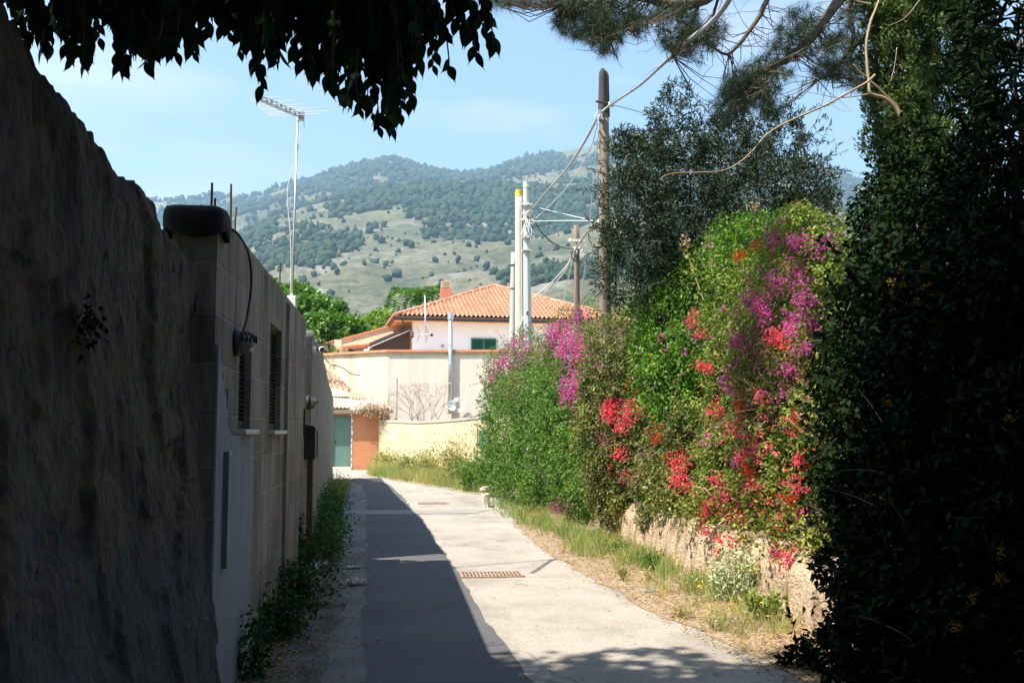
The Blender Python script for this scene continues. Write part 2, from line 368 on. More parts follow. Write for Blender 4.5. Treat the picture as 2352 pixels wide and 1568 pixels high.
# a farther ridge on the left
cols2 = np.arange(-900, 1100, 12.); rows2 = np.linspace(3800, 6200, 26); C2, R2 = np.meshgrid(cols2, rows2)
FAR = [(-900, 480), (200, 462), (340, 452), (420, 446), (480, 441), (530, 434), (575, 441), (640, 446), (800, 470), (1100, 520)]
x2, _q = zof(C2, C2*0+600, R2); _, zf = zof(C2, ipx(FAR, C2), C2*0+5200)
tt = np.clip((R2.ravel()-3800)/1400, 0, 1); z2 = zf*tt**.8*(1-.4*np.clip((R2.ravel()-5200)/1000, 0, 1)); p2 = np.stack([x2, R2.ravel(), 0*x2], 1)
z2 = z2+(fbm(p2/300., 5)-.5)*60*np.sin(math.pi*np.clip(tt*.95, 0, 1)); a_, b_ = C2.shape
ii = (np.arange(a_-1)[:, None]*b_+np.arange(b_-1)[None]).ravel()
o = npmesh('hills', np.stack([x2, R2.ravel(), z2], 1), np.stack([ii, ii+1, ii+b_+1, ii+b_], 1), M_hill, None, True); o['kind'] = 'structure'
# trees over the slopes: far-off wood, uncountable
HVg = HV.reshape(nr_, nc_, 3)
def scatter(n, r0, r1, dens, hmin, hmax, seed, name):
    rg = np.random.default_rng(seed)
    ri = rg.uniform(r0, r1-1.01, n); ci = rg.uniform(0, nc_-2.01, n)
    i0 = ri.astype(int); j0 = ci.astype(int); u = (ri-i0)[:, None]; v = (ci-j0)[:, None]
    p = (HVg[i0, j0]*(1-u)+HVg[i0+1, j0]*u)*(1-v)+(HVg[i0, j0+1]*(1-u)+HVg[i0+1, j0+1]*u)*v
    px_, py_ = proj_many(p); keep = rg.random(n) < dens(px_, py_, p); keep &= (px_ > 250) & (px_ < 2080) & (py_ > 250) & (py_ < 830)
    return p[keep]
def proj_many(p):
    q = p-np.array([0, 0, EYE]); f = q@_f; return 1176+FPX*(q@_r)/f, 784-FPX*(q@_u)/f
_ph = (1+5**.5)/2; ICO = unit(np.array([(-1, _ph, 0), (1, _ph, 0), (-1, -_ph, 0), (1, -_ph, 0), (0, -1, _ph), (0, 1, _ph), (0, -1, -_ph), (0, 1, -_ph), (_ph, 0, -1), (_ph, 0, 1), (-_ph, 0, -1), (-_ph, 0, 1)], float))
ICOF = np.array([(0, 11, 5), (0, 5, 1), (0, 1, 7), (0, 7, 10), (0, 10, 11), (1, 5, 9), (5, 11, 4), (11, 10, 2), (10, 7, 6), (7, 1, 8), (3, 9, 4), (3, 4, 2), (3, 2, 6), (3, 6, 8), (3, 8, 9), (4, 9, 5), (2, 4, 11), (6, 2, 10), (8, 6, 7), (9, 8, 1)])
def blobs(p, s, seed):
    rg = np.random.default_rng(seed); n = len(p); t = ICO[None]*(1+.35*rg.normal(size=(n, 12, 1)))
    t = t*s[:, None, None]*np.array([1, 1, 1.15])*(.8+.4*rg.random((n, 1, 3)))
    v = p[:, None, :]+t+np.array([0, 0, .7])*s[:, None, None]
    return v.reshape(-1, 3), (ICOF[None]+(np.arange(n)*12)[:, None, None]).reshape(-1, 3)
def g2(x, y, cx, cy, rx, ry): return np.exp(-(((x-cx)/rx)**2+((y-cy)/ry)**2))
def dfront(x, y, p):
    c = fbm(p/np.array([170, 300, 1e9]), 4)
    d = .75*g2(x, y, 1000, 545, 330, 45)+.8*g2(x, y, 1300, 560, 300, 110)+.9*g2(x, y, 1150, 470, 330, 45)+.7*g2(x, y, 1000, 690, 150, 35)+.8*g2(x, y, 720, 580, 90, 25)+.9*g2(x, y, 1500, 640, 300, 120)+.4*g2(x, y, 880, 470, 120, 30)
    d += .9*g2(x, y, 1260, 600, 250, 90)+.95*g2(x, y, 950, 560, 320, 30)+.8*g2(x, y, 1050, 700, 280, 34)+.7*g2(x, y, 650, 598, 90, 16)
    d *= 1-.9*g2(x, y, 720, 500, 120, 50); d *= 1-.75*g2(x, y, 960, 630, 200, 30)
    return np.clip((d*1.35)*np.clip((c-.40)*10, 0, 1)+.03, 0, 1)
def dback(x, y, p):
    c = fbm(p/np.array([200, 350, 1e9])+3, 4); d = .95-.9*g2(x, y, 1230, 425, 90, 22)*1.-.7*g2(x, y, 1480, 330, 120, 40)
    d = d*np.clip((c-.33)*8, 0, 1); return np.clip(d, 0, 1)
rg = np.random.default_rng(5)
pf = scatter(70000, 22, 90, dfront, 0, 0, 1, '')
pb = scatter(48000, 90, 160, dback, 0, 0, 2, '')
va, fa = blobs(pf, (1.6+5.2*rg.random(len(pf))**2)*np.clip(pf[:, 1]/1500, .62, 1.1), 3); vb, fb = blobs(pb, (3.+7*rg.random(len(pb))**1.6), 4)
M_wood = leafmat('far_wood', [(.022, .042, .030), (.032, .055, .034), (.045, .068, .036), (.026, .046, .036)], 0, .9, .1)
print('far trees', len(pf), len(pb))
v, f = cat([(va, fa), (vb, fb)]); o = npmesh('far_wood', v, f, M_wood, None, False)
tag(o, 'blue green woods scattered over the mountain slopes far behind', 'woods', kind='stuff')
# ============================================================ LEFT WALLS
def jagged(y, lo, hi, f): return lo+(hi-lo)*fbm(np.stack([y*f, y*0+3.3, y*0], 1), 5)
M_old, nt1, b1 = newmat('old_stucco')
v1 = coords(nt1, (1, 1, .8)); a1 = noise(nt1, v1, 2.2, 8, .65); a2 = noise(nt1, coords(nt1, (1, 1, .7)), 7, 9, .75); a3 = noise(nt1, coords(nt1), 42, 4, .7)
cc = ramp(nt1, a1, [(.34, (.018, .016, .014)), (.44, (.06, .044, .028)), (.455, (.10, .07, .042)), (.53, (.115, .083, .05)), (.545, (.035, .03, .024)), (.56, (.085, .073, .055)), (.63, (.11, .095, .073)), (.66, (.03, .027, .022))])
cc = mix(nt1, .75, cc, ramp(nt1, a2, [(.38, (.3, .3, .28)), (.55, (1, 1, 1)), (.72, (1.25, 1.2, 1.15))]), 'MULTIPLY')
# grey dashed render low down: a different coat of plaster
sx = N(nt1, 'ShaderNodeSeparateXYZ'); tcn = N(nt1, 'ShaderNodeTexCoord'); nt1.links.new(tcn.outputs['Object'], sx.inputs[0])
ad = N(nt1, 'ShaderNodeMath', operation='MULTIPLY_ADD'); nt1.links.new(a1, ad.inputs[0]); ad.inputs[1].default_value = 1.3; nt1.links.new(sx.outputs[2], ad.inputs[2])
ad2 = N(nt1, 'ShaderNodeMath', operation='DIVIDE'); nt1.links.new(ad.outputs[0], ad2.inputs[0]); ad2.inputs[1].default_value = 2.3
lowm = ramp(nt1, ad2.outputs[0], [(.78, (1, 1, 1)), (.80, (0, 0, 0))])
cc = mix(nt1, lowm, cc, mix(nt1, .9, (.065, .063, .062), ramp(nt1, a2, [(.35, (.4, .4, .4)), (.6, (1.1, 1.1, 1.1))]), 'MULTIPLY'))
nt1.links.new(cc, b1.inputs['Base Color']); b1.inputs['Roughness'].default_value = .95; vo1 = N(nt1, 'ShaderNodeTexVoronoi'); vo1.inputs['Scale'].default_value = 26; nt1.links.new(coords(nt1, (1, 1, .7)), vo1.inputs['Vector']); bump(nt1, b1, mix(nt1, .4, mix(nt1, .5, a2, a3), vo1.outputs['Distance']), 1., .05)
ys = np.concatenate([np.arange(-5, 2, .1), np.arange(2, 6.0, .018)]); vs_ = np.linspace(0, 1, 150); Yg, Vg = np.meshgrid(ys, vs_)
yend = 6.02+0*Vg+(fbm(np.stack([Vg.ravel()*14, Vg.ravel()*0, Vg.ravel()*0+8], 1), 5).reshape(Vg.shape)-.5)*.35+.06*np.sin(Vg*5)
Yg = Yg+(yend-6.02)*np.clip((Yg-5)/1.0, 0, 1)
top = np.interp(Yg.ravel(), [-5, 2.9, 3.44, 3.96, 4.67, 5.0, 5.5, 6.05], [3.0, 2.95, 2.91, 2.79, 2.80, 2.76, 2.70, 2.58])+.05*(fbm(np.stack([Yg.ravel()*2.5, Yg.ravel()*0, Yg.ravel()*0], 1), 2)-.5)+.15*(fbm(np.stack([Yg.ravel()*6, Yg.ravel()*0, Yg.ravel()*0+4], 1), 5)-.5)
Zg = Vg.ravel()*top
face = -1.14+.11*np.clip((1.9-Zg)/1.2, 0, 1)+.10*np.clip((.9-Zg)/.9, 0, 1)
pp = np.stack([Yg.ravel()*0, Yg.ravel(), Zg*.8], 1)
cr = fbm(pp*2.2, 5); loss = np.clip((fbm(pp*1.9+40, 6)-.53)*30, 0, 1)
face = face+.05*(cr-.5)*2*.3-.03*loss+.03*(fbm(pp*14, 3)-.5)-.05*np.clip((Vg.ravel()-.97)*30, 0, 1)*fbm(pp*9, 3)
VF = np.stack([face, Yg.ravel(), Zg], 1); nr1, nc1 = Yg.shape
back = VF.copy(); back[:, 0] = -1.6
ii = (np.arange(nr1-1)[:, None]*nc1+np.arange(nc1-1)[None]).ravel(); Fq = np.stack([ii, ii+1, ii+nc1+1, ii+nc1], 1); nb = len(VF)
tops = (nr1-1)*nc1+np.arange(nc1-1); Ft = np.stack([tops, tops+1, tops+1+nb, tops+nb], 1)
e_ = np.arange(nr1-1)*nc1+nc1-1; Fe = np.stack([e_, e_+nb, e_+nc1+nb, e_+nc1], 1)
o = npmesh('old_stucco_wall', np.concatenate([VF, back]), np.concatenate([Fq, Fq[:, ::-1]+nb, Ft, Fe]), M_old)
tag(o, 'dark crumbling stucco wall in deep shade filling the near left side', 'wall')
# block wall
M_blk, nt2, b2 = newmat('concrete_block')
tcx = N(nt2, 'ShaderNodeTexCoord'); sp = N(nt2, 'ShaderNodeSeparateXYZ'); cb = N(nt2, 'ShaderNodeCombineXYZ'); nt2.links.new(tcx.outputs['Object'], sp.inputs[0])
nt2.links.new(sp.outputs[1], cb.inputs[0]); nt2.links.new(sp.outputs[2], cb.inputs[1])
wv = N(nt2, 'ShaderNodeVectorMath', operation='ADD'); nzc = N(nt2, 'ShaderNodeTexNoise'); nzc.inputs['Scale'].default_value = 5; nzc.inputs['Detail'].default_value = 5
sc_ = N(nt2, 'ShaderNodeVectorMath', operation='SCALE'); sc_.inputs['Scale'].default_value = .03; nt2.links.new(nzc.outputs['Color'], sc_.inputs[0]); nt2.links.new(cb.outputs[0], wv.inputs[0]); nt2.links.new(sc_.outputs[0], wv.inputs[1])
bt = N(nt2, 'ShaderNodeTexBrick'); nt2.links.new(wv.outputs[0], bt.inputs['Vector'])
bt.inputs['Scale'].default_value = 1; bt.inputs['Brick Width'].default_value = .5; bt.inputs['Row Height'].default_value = .3; bt.inputs['Mortar Size'].default_value = .012; bt.inputs['Mortar Smooth'].default_value = .5
bt.inputs['Color1'].default_value = (.20, .172, .135, 1); bt.inputs['Color2'].default_value = (.31, .27, .215, 1); bt.inputs['Mortar'].default_value = (.34, .30, .24, 1)
q1 = noise(nt2, coords(nt2, (1, 1, .22)), 3.2, 8, .65); q2 = noise(nt2, coords(nt2, (1, 1, .12)), 14, 5, .6); q3 = noise(nt2, coords(nt2), 60, 4)
c2 = mix(nt2, .85, bt.outputs['Color'], ramp(nt2, q1, [(.32, (.28, .27, .25)), (.5, (.85, .84, .82)), (.68, (1.25, 1.22, 1.15))]), 'MULTIPLY')
c2 = mix(nt2, .5, c2, ramp(nt2, q2, [(.38, (.3, .3, .3)), (.5, (.85, .85, .85)), (.62, (1.15, 1.15, 1.12))]), 'MULTIPLY'); nt2.links.new(c2, b2.inputs['Base Color']); b2.inputs['Roughness'].default_value = .95
hh = mix(nt2, .45, bt.outputs['Fac'], q3); iv = N(nt2, 'ShaderNodeInvert'); nt2.links.new(hh, iv.inputs[1]); bump(nt2, b2, iv.outputs[0], .8, .02)
M_grey = mat('speckled_render', [(.3, (.22, .235, .26)), (.55, (.31, .325, .35)), (.75, (.26, .27, .285))], 3, .95, (1, 1, .3), .8, .01, fine=70, fineamt=.5)
M_rough = mat('rough_cast', [(.3, (.16, .14, .11)), (.5, (.26, .235, .195)), (.7, (.33, .30, .25))], 4, .95, (1, 1, .35), .9, .03, fine=24, fineamt=.35)
M_black = mat('black_plastic', [(.3, (.012, .012, .013)), (.7, (.02, .02, .021))], 5, .55, bumpk=.2)
M_metal = mat('galvanised', [(.3, (.50, .52, .54)), (.7, (.62, .64, .66))], 6, .38, metal=.85, bumpk=.05)
M_rust = mat('rust', [(.3, (.04, .02, .012)), (.6, (.09, .045, .028)), (.8, (.06, .038, .028))], 8, .85)
M_marble = mat('marble_sill', [(.3, (.5, .49, .46)), (.7, (.62, .61, .58))], 5, .5, bumpk=.05)
M_white = mat('white_plastic', [(.3, (.72, .72, .72)), (.7, (.8, .8, .79))], 4, .4, bumpk=.03)
M_glassy = mat('milky_glass', [(.3, (.16, .155, .14)), (.7, (.24, .23, .21))], 5, .15, bumpk=0)
bw = empty('block_wall', (-1.17, 9, 0), 'weathered concrete block wall in shade with two louvred openings', 'wall')
WX0, WX1 = -1.30, -1.04
w1 = dict(y0=6.97, y1=7.57, z0=1.70, z1=2.29); w2 = dict(y0=8.67, y1=9.56, z0=1.69, z1=2.61)
mb = MB(); Ht = 3.0
mb.bb(WX0, WX1, 6.02, w1['y0'], 0, Ht); mb.bb(WX0, WX1, w1['y1'], w2['y0'], 0, Ht); mb.bb(WX0, WX1, w2['y1'], 12.25, 0, Ht)
for q in (w1, w2): mb.bb(WX0, WX1, q['y0'], q['y1'], 0, q['z0']); mb.bb(WX0, WX1, q['y0'], q['y1'], q['z1'], Ht)
mb.bb(WX0, WX1, 12.25, 12.72, 0, 1.95)
mb.build('wall_body', M_blk, bw)
mb = MB()    # uneven mortar along the top
yy_ = np.arange(6.2, 12.3, .17); pts = [(-1.17, y, Ht-.03+.03*math.sin(y*5)+.02*random.random()) for y in yy_]; mb.tube(pts, [.09+.02*random.random() for _ in pts], 8)
mb.build('coping', M_rough, bw, True)
cy_ = [(6.03, 0)]+[(6.03, 2.2)]+[(6.03+.034*k, 2.15-.03*k+.05*math.sin(k*2.3)+.04*random.random()) for k in range(1, 12)]+[(6.42+.035*math.sin(k*1.9), 1.95-.035*k) for k in range(8)]+[(6.5+.1*k, 1.655+.012*random.random()) for k in range(1, 12)]+[(7.62, 1.64), (7.62, 0)]
MB().prism([(-1.035, a, b) for a, b in cy_], (.017, 0, 0)).build('render_coat', M_grey, bw)
MB().bb(-1.06, -1.006, 9.92, 9.99, 0, 2.93).build('pilaster_strip', M_rough, bw)
M_slat = mat('dark_slat', [(.3, (.006, .006, .006)), (.7, (.012, .011, .01))], 5, .9, bumpk=0)
for q in (w1, w2):
    wn = MB(); fr = .035
    wn.bb(-1.115, -1.085, q['y0'], q['y0']+fr, q['z0'], q['z1']); wn.bb(-1.115, -1.085, q['y1']-fr, q['y1'], q['z0'], q['z1'])
    wn.bb(-1.115, -1.085, q['y0']+fr, q['y1']-fr, q['z1']-fr, q['z1']); wn.bb(-1.115, -1.085, q['y0']+fr, q['y1']-fr, q['z0'], q['z0']+.06)
    mid = (q['y0']+q['y1'])/2; wn.bb(-1.115, -1.085, mid-.02, mid+.02, q['z0']+.06, q['z1']-fr)
    o = wn.build('window', mat('window_frame_brown', [(.3, (.03, .025, .02)), (.7, (.05, .04, .03))], 5, .7), bw)
    lv = MB(); z = q['z0']+.09
    while z < q['z1']-.05: lv.box((-1.10, (q['y0']+q['y1'])/2, z), (.03, q['y1']-q['y0']-2*fr, .006), ry=R(38)); z += .032
    lv.build('louvre', M_slat, o)
    MB().bb(-1.20, -1.19, q['y0']-.0, q['y1'], q['z0'], q['z1']).build('shutter_panel', M_slat, o)
    MB().bb(-1.10, -.975, q['y0']-.05, q['y1']+.04, q['z0']-.035, q['z0']-.003).build('sill', M_marble, o, bevel=.004)
for (y, h, dx, ln) in ((6.30, .13, 0, .0), (6.42, .06, 0, 0), (7.04, .30, .0, -.02), (7.08, .16, .02, .06)):
    pts = [(-1.13+dx, y, 2.95), (-1.13+dx, y+ln*.5, 3.1+h*.5), (-1.13+dx, y+ln, 3.1+h)]; MB().tube(pts, .008, 6).build('rebar', M_rust, bw)
for k in range(1): MB().tube([(-1.12+.02*k, 10.02+.05*k, 2.95), (-1.12+.02*k, 10.03+.05*k, 3.35-.02*k)], .008, 6).build('rebar', M_rust, bw)
# black water-barrel lid / sheet over the wall top
mb = MB(); n = 26; V_ = []; F_ = []
prof = [(.0, 3.05), (.7, 3.048), (.93, 3.035), (1.0, 3.01), (1.02, 2.985), (1.03, 2.95), (1.02, 2.91)]
for i, (r_, z_) in enumerate(prof):
    for k in range(n):
        a = 2*math.pi*k/n; ca, sa = math.cos(a), math.sin(a); sq = 1/max(abs(ca), abs(sa))**.75; V_.append((-1.168+.175*r_*ca*sq, 6.08+.19*r_*sa*sq, z_-.025+.02*sa*r_-(.06*abs(math.sin(a*1.5+.5)) if i == 6 else 0)))
for i in range(len(prof)-1):
    for k in range(n): F_.append((i*n+k, i*n+(k+1) % n, (i+1)*n+(k+1) % n, (i+1)*n+k))
mb.add(V_, F_); o = mb.build('black_cover', mat('tar_sheet', [(.3, (.005, .005, .005)), (.7, (.010, .010, .010))], 5, .9, bumpk=.2), None, True); sm = o.modifiers.new('thick', 'SOLIDIFY'); sm.thickness = .012
tag(o, 'black plastic cover folded over the top of the wall where stucco meets block', 'cover')
# lamps
def lamp(y, z, label, sc=1.):
    e = empty('wall_lamp', (-1.04, y, z), label, 'lamp'); x0 = -1.04; X = (1, 0, 0)
    MB().lathe((x0, y, z), [(.088*sc, 0), (.09*sc, .012), (.088*sc, .035), (.07*sc, .045)], 24, X).build('back_plate', M_black, e, True)
    g = MB().lathe((x0, y, z-.012), [(.066*sc, .04), (.066*sc, .06), (.06*sc, .09), (.042*sc, .115), (.02*sc, .127), (.003, .13)], 20, X); g.build('glass_globe', M_glassy, e, True)
    h = MB()
    for i, (r_, d_) in enumerate(((.083, .055), (.079, .08), (.07, .105), (.055, .125))):
        m_ = 12; vs = []
        for dd in (0, .016):
            for k in range(m_+1):
                a = math.pi*(.02+.96*k/m_); vs.append((x0+d_+dd, y+r_*sc*math.cos(a), z-.004+r_*sc*math.sin(a)))
        h.add(vs, [(k, k+1, m_+2+k, m_+1+k) for k in range(m_)])
    o = h.build('hood', M_black, e); s_ = o.modifiers.new('t', 'SOLIDIFY'); s_.thickness = .004
    return e
lamp(6.75, 2.27, 'round black bulkhead lamp on the block wall beside the near louvred window')
lamp(12.5, 1.955+.07, 'small round black bulkhead lamp at the far end of the block wall')
cb_ = spline([PX(556, 768, -.985), PX(566, 735, -.97), PX(575, 680, -.96), PX(577, 630, -.955), PX(570, 580, -.965), PX(552, 545, -.985), PX(536, 528, -1.03), (-1.1, 7.0, 3.07)], 6)
o = MB().tube(cb_, .0085, 8).build('lamp_cable', M_black, None, True); tag(o, 'thick black cable looping from the wall top down to the near lamp', 'cable')
M_bluegrey = mat('blue_grey_steel', [(.3, (.10, .13, .16)), (.7, (.14, .18, .21))], 5, .5, metal=.3, bumpk=.1)
e = empty('cable_trunking', (-1.0, 6.4, .9), 'blue grey steel channel fixed upright on the speckled wall render', 'trunking')
mb = MB(); mb.bb(-1.017, -.985, 6.30, 6.36, .86, 1.56); mb.bb(-1.018, -1.012, 6.36, 6.44, .86, 1.56); mb.build('channel', M_bluegrey, e)
mb = MB(); mb.bb(-1.02, -.99, 6.36, 6.42, 1.54, 1.563); mb.build('clip', M_metal, e)
for z in (1.25, 1.02): MB().tube([(-.99, 6.365, z), (-.985, 6.39, z+.05), (-.99, 6.4, z-.02)], .003, 5).build('wire', M_metal, e)
# mailbox
e = empty('mailbox', (-1.0, 12.3, 1.35), 'black metal mailbox with rusty edge at the far end of the block wall', 'mailbox')
MB().bb(-1.04, -.91, 12.2, 12.52, 1.34, 1.70).build('body', M_black, e, bevel=.006)
mb = MB().add([(-1.05, 12.17, 1.70), (-.895, 12.17, 1.70), (-.895, 12.55, 1.70), (-1.05, 12.55, 1.70), (-1.05, 12.17, 1.76), (-.93, 12.17, 1.735), (-.93, 12.55, 1.735), (-1.05, 12.55, 1.76)], [(0, 1, 2, 3), (4, 5, 6, 7), (0, 1, 5, 4), (1, 2, 6, 5), (2, 3, 7, 6), (3, 0, 4, 7)]); mb.build('lid', M_black, e)
mb = MB(); mb.bb(-.91, -.902, 12.50, 12.53, 1.36, 1.68); [mb.box((-.905, 12.49-.01*(k % 2), 1.4+.045*k), (.012, .03, .016)) for k in range(6)]; mb.build('rusty_edge', M_rust, e)
o = MB().bb(-1.04, -1.02, 12.05, 12.09, 1.62, 1.94).build('cable_strip', M_black); tag(o, 'narrow black upright strip on the wall just above the mailbox', 'conduit')
o = MB().bb(-1.12, -.98, 12.80, 12.95, 0, 1.38).build('gate_post', M_rust, bevel=.01); tag(o, 'rusty brown gate post standing below the mailbox', 'post')
# rough-cast wall beyond
yA = np.concatenate([np.linspace(12.98, 18, 60), np.linspace(18.1, 34.5, 110)]); vA = np.linspace(0, 1, 40); Yg, Vg = np.meshgrid(yA, vA)
tz = np.interp(Yg.ravel(), [12.98, 13.3, 13.9, 15, 17, 18, 21, 25, 31, 34.5], [2.92, 2.98, 2.95, 3.0, 3.08, 3.12, 2.98, 2.85, 2.76, 2.7])
tz = tz+.10*(fbm(np.stack([Yg.ravel()*4, Yg.ravel()*0, Yg.ravel()*0], 1), 4)-.5); Zg = Vg.ravel()*tz
fx = np.vectorize(LEFTX)(Yg.ravel())-.03+.05*np.clip(.5-Zg, 0, 1); pp = np.stack([Yg.ravel()*0, Yg.ravel(), Zg], 1)
fx = fx+.05*(fbm(pp*5, 4)-.5)+.02*(fbm(pp*20, 2)-.5); VF = np.stack([fx, Yg.ravel(), Zg], 1); back = VF.copy(); back[:, 0] -= .38
nr1, nc1 = Yg.shape; nb = len(VF); ii = (np.arange(nr1-1)[:, None]*nc1+np.arange(nc1-1)[None]).ravel(); Fq = np.stack([ii, ii+1, ii+nc1+1, ii+nc1], 1)
tops = (nr1-1)*nc1+np.arange(nc1-1); Ft = np.stack([tops, tops+1, tops+1+nb, tops+nb], 1); e0 = np.arange(nr1-1)*nc1; Fe = np.stack([e0, e0+nc1, e0+nc1+nb, e0+nb], 1); e1 = e0+nc1-1; Fe2 = np.stack([e1, e1+nb, e1+nc1+nb, e1+nc1], 1)
o = npmesh('rough_cast_wall', np.concatenate([VF, back]), np.concatenate([Fq, Fq[:, ::-1]+nb, Ft, Fe, Fe2]), M_rough); tag(o, 'rough grey brown wall leading down the lane beyond the mailbox', 'wall')
# security camera
e = empty('security_camera', (-1.03, 13.15, 2.75), 'white bullet security camera on the end of the rough wall', 'camera')
cy = 13.1; zc = P(750, 803, cy).z
MB().lathe((-1.045, cy, zc), [(.045, 0), (.045, .05), (.03, .06)], 16, (1, 0, 0)).build('mount', M_white, e, True)
MB().tube([(-1.0, cy, zc), (-.955, cy-.02, zc), (-.93, cy-.05, zc+.0)], .014, 8).build('arm', M_black, e, True)
MB().lathe((-.925, cy+.03, zc+.012), [(.034, 0), (.036, .02), (.036, .15), (.034, .16)], 18, (.15, -1, -.12)).build('barrel', M_white, e, True)
MB().lathe((-.901, cy-.128, zc-.007), [(.030, 0), (.030, .004), (.012, .006)], 18, (.15, -1, -.12)).build('lens', M_black, e)
MB().bb(-1.30, -1.05, 12.99, 13.03, zc+.055, zc+.065).build('bracket', M_white, e)
# TV antenna on a mast
MX, MY = -1.15, 11.5
e = empty('tv_antenna', (MX, MY, 2.9), 'tall television antenna on a thin mast above the block wall', 'antenna')
TOPZ = P(686, 268, MY).z; xt = P(686, 268, MY).x
b0 = Vector((MX, MY, 2.75)); t0 = Vector((xt-.01, MY, TOPZ+.02)); MB().tube([b0, b0.lerp(t0, .5), t0], .0125, 10).build('mast', M_metal, e, True)
MB().box((MX+.005, MY, 3.09), (.10, .08, .24)).build('junction_box', M_white, e, bevel=.012)
BA = P(592, 228, 10.35); BB_ = P(690, 270, MY); d = (BB_-BA)
mb = MB().tube([BA, BB_], .016, 4); mb.tube([BA+Vector((0, 0, .05)), BB_+Vector((0, 0, .05))], .008, 4)
for k in range(9): mb.box(BA.lerp(BB_, .08+k*.11)+Vector((0, 0, .03)), (.03, .03, .05))
mb.build('boom', M_metal, e)
hd = d.normalized(); sd = Vector((0, 0, 1)).cross(hd).normalized()
for k in range(10):
    t = .05+.1*k; L_ = .09+.27*t+.04*(k % 2); c = BA.lerp(BB_, t)+Vector((0, 0, .05 if k % 2 else .0)); MB().tube([c-sd*L_, c+sd*L_], .0042, 5).build('element', M_white, e)
MB().box(BB_+Vector((.01, 0, .02)), (.07, .09, .11)).build('matching_box', M_metal, e, bevel=.01)
cbp = spline([BB_+Vector((.04, 0, -.04)), BB_+Vector((.04, 0, -.15)), BB_+Vector((0, 0, -.26)), t0.lerp(b0, .22)+Vector((-.02, 0, 0)), t0.lerp(b0, .35)+Vector((-.09, 0, 0)), t0.lerp(b0, .55)+Vector((-.04, 0, 0)), t0.lerp(b0, .72)+Vector((-.02, 0, 0)), b0.lerp(t0, .12)+Vector((-.02, 0, 0))], 6)
MB().tube(cbp, .005, 5).build('antenna_cable', M_white, e, True)
# ============================================================ BUILDINGS AT THE END OF THE LANE
M_cream = mat('cream_render', [(.32, (.46, .36, .25)), (.42, (.60, .48, .34)), (.55, (.66, .53, .38)), (.7, (.70, .57, .43))], 1.1, .95, (1, 1, .22), .25, .02, fine=14, fineamt=.12)
M_cream2 = mat('spattered_render', [(.32, (.46, .38, .31)), (.42, (.62, .52, .43)), (.55, (.69, .59, .49)), (.72, (.74, .64, .54))], 1.0, .95, (1, 1, .2), .3, .03, fine=12, fineamt=.12)
M_wht = mat('white_paint', [(.3, (.74, .77, .86)), (.7, (.79, .82, .90))], 1, .8, bumpk=.05)
M_terra = mat('terracotta_trim', [(.3, (.50, .19, .10)), (.7, (.62, .27, .15))], 2.5, .85, bumpk=.2)
M_tile = mat('terracotta_tile', [(.3, (.46, .18, .10)), (.5, (.56, .245, .14)), (.7, (.62, .30, .18))], 1.6, .85, bumpk=.1, fine=5, fineamt=.3)
M_oldtile = mat('old_roof_tile', [(.3, (.28, .17, .10)), (.5, (.44, .31, .20)), (.65, (.56, .45, .33)), (.8, (.2, .13, .08))], 4, .95, bumpk=.3, fine=9, fineamt=.3)
M_brown = mat('brown_gutter', [(.3, (.035, .022, .018)), (.7, (.055, .035, .03))], 3, .5, bumpk=0)
M_orange = mat('orange_paint', [(.3, (.42, .165, .075)), (.5, (.52, .22, .105)), (.7, (.56, .26, .13))], 1.1, .9, (1, 1, .5), .2, .01, fine=9, fineamt=.15)
M_tealdoor = mat('teal_door', [(.3, (.085, .17, .14)), (.7, (.115, .21, .17))], 1.4, .6, (2, 2, .4), .2)
M_green = mat('green_shutter', [(.3, (.008, .10, .07)), (.7, (.012, .13, .09))], 3, .45, bumpk=0)
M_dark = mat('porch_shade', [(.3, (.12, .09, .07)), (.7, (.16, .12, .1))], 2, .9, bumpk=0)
M_brick = mat('chimney_brick', [(.3, (.40, .12, .08)), (.7, (.55, .22, .15))], 6, .9, bumpk=.2)
M_conc = mat('concrete_pole', [(.3, (.40, .37, .30)), (.5, (.50, .465, .39)), (.7, (.57, .535, .46))], 2.2, .9, (1, 1, .15), .2, .005, fine=30, fineamt=.15)
M_pale = mat('pale_grey_pole', [(.3, (.38, .41, .41)), (.7, (.47, .50, .49))], 1.2, .8, (1, 1, .2), .1)
M_yel = mat('yellow_band', [(.3, (.55, .36, .03)), (.7, (.65, .46, .06))], 4, .7, bumpk=0)
M_poleW = mat('weathered_wood', [(.28, (.03, .024, .018)), (.42, (.13, .095, .068)), (.55, (.22, .17, .125)), (.7, (.29, .235, .185))], 5, .95, (1, 1, .06), 1., .02, fine=0)
M_ins = mat('porcelain', [(.3, (.5, .48, .45)), (.7, (.62, .6, .57))], 9, .4, bumpk=0)
M_tar = mat('tarred_wood', [(.3, (.02, .018, .016)), (.6, (.05, .045, .04))], 5, .85, (1, 1, .1), .8, .02)
def solid(name, pts, d, m, parent=None, **k): return MB().prism(pts, d).build(name, m, parent, **k)
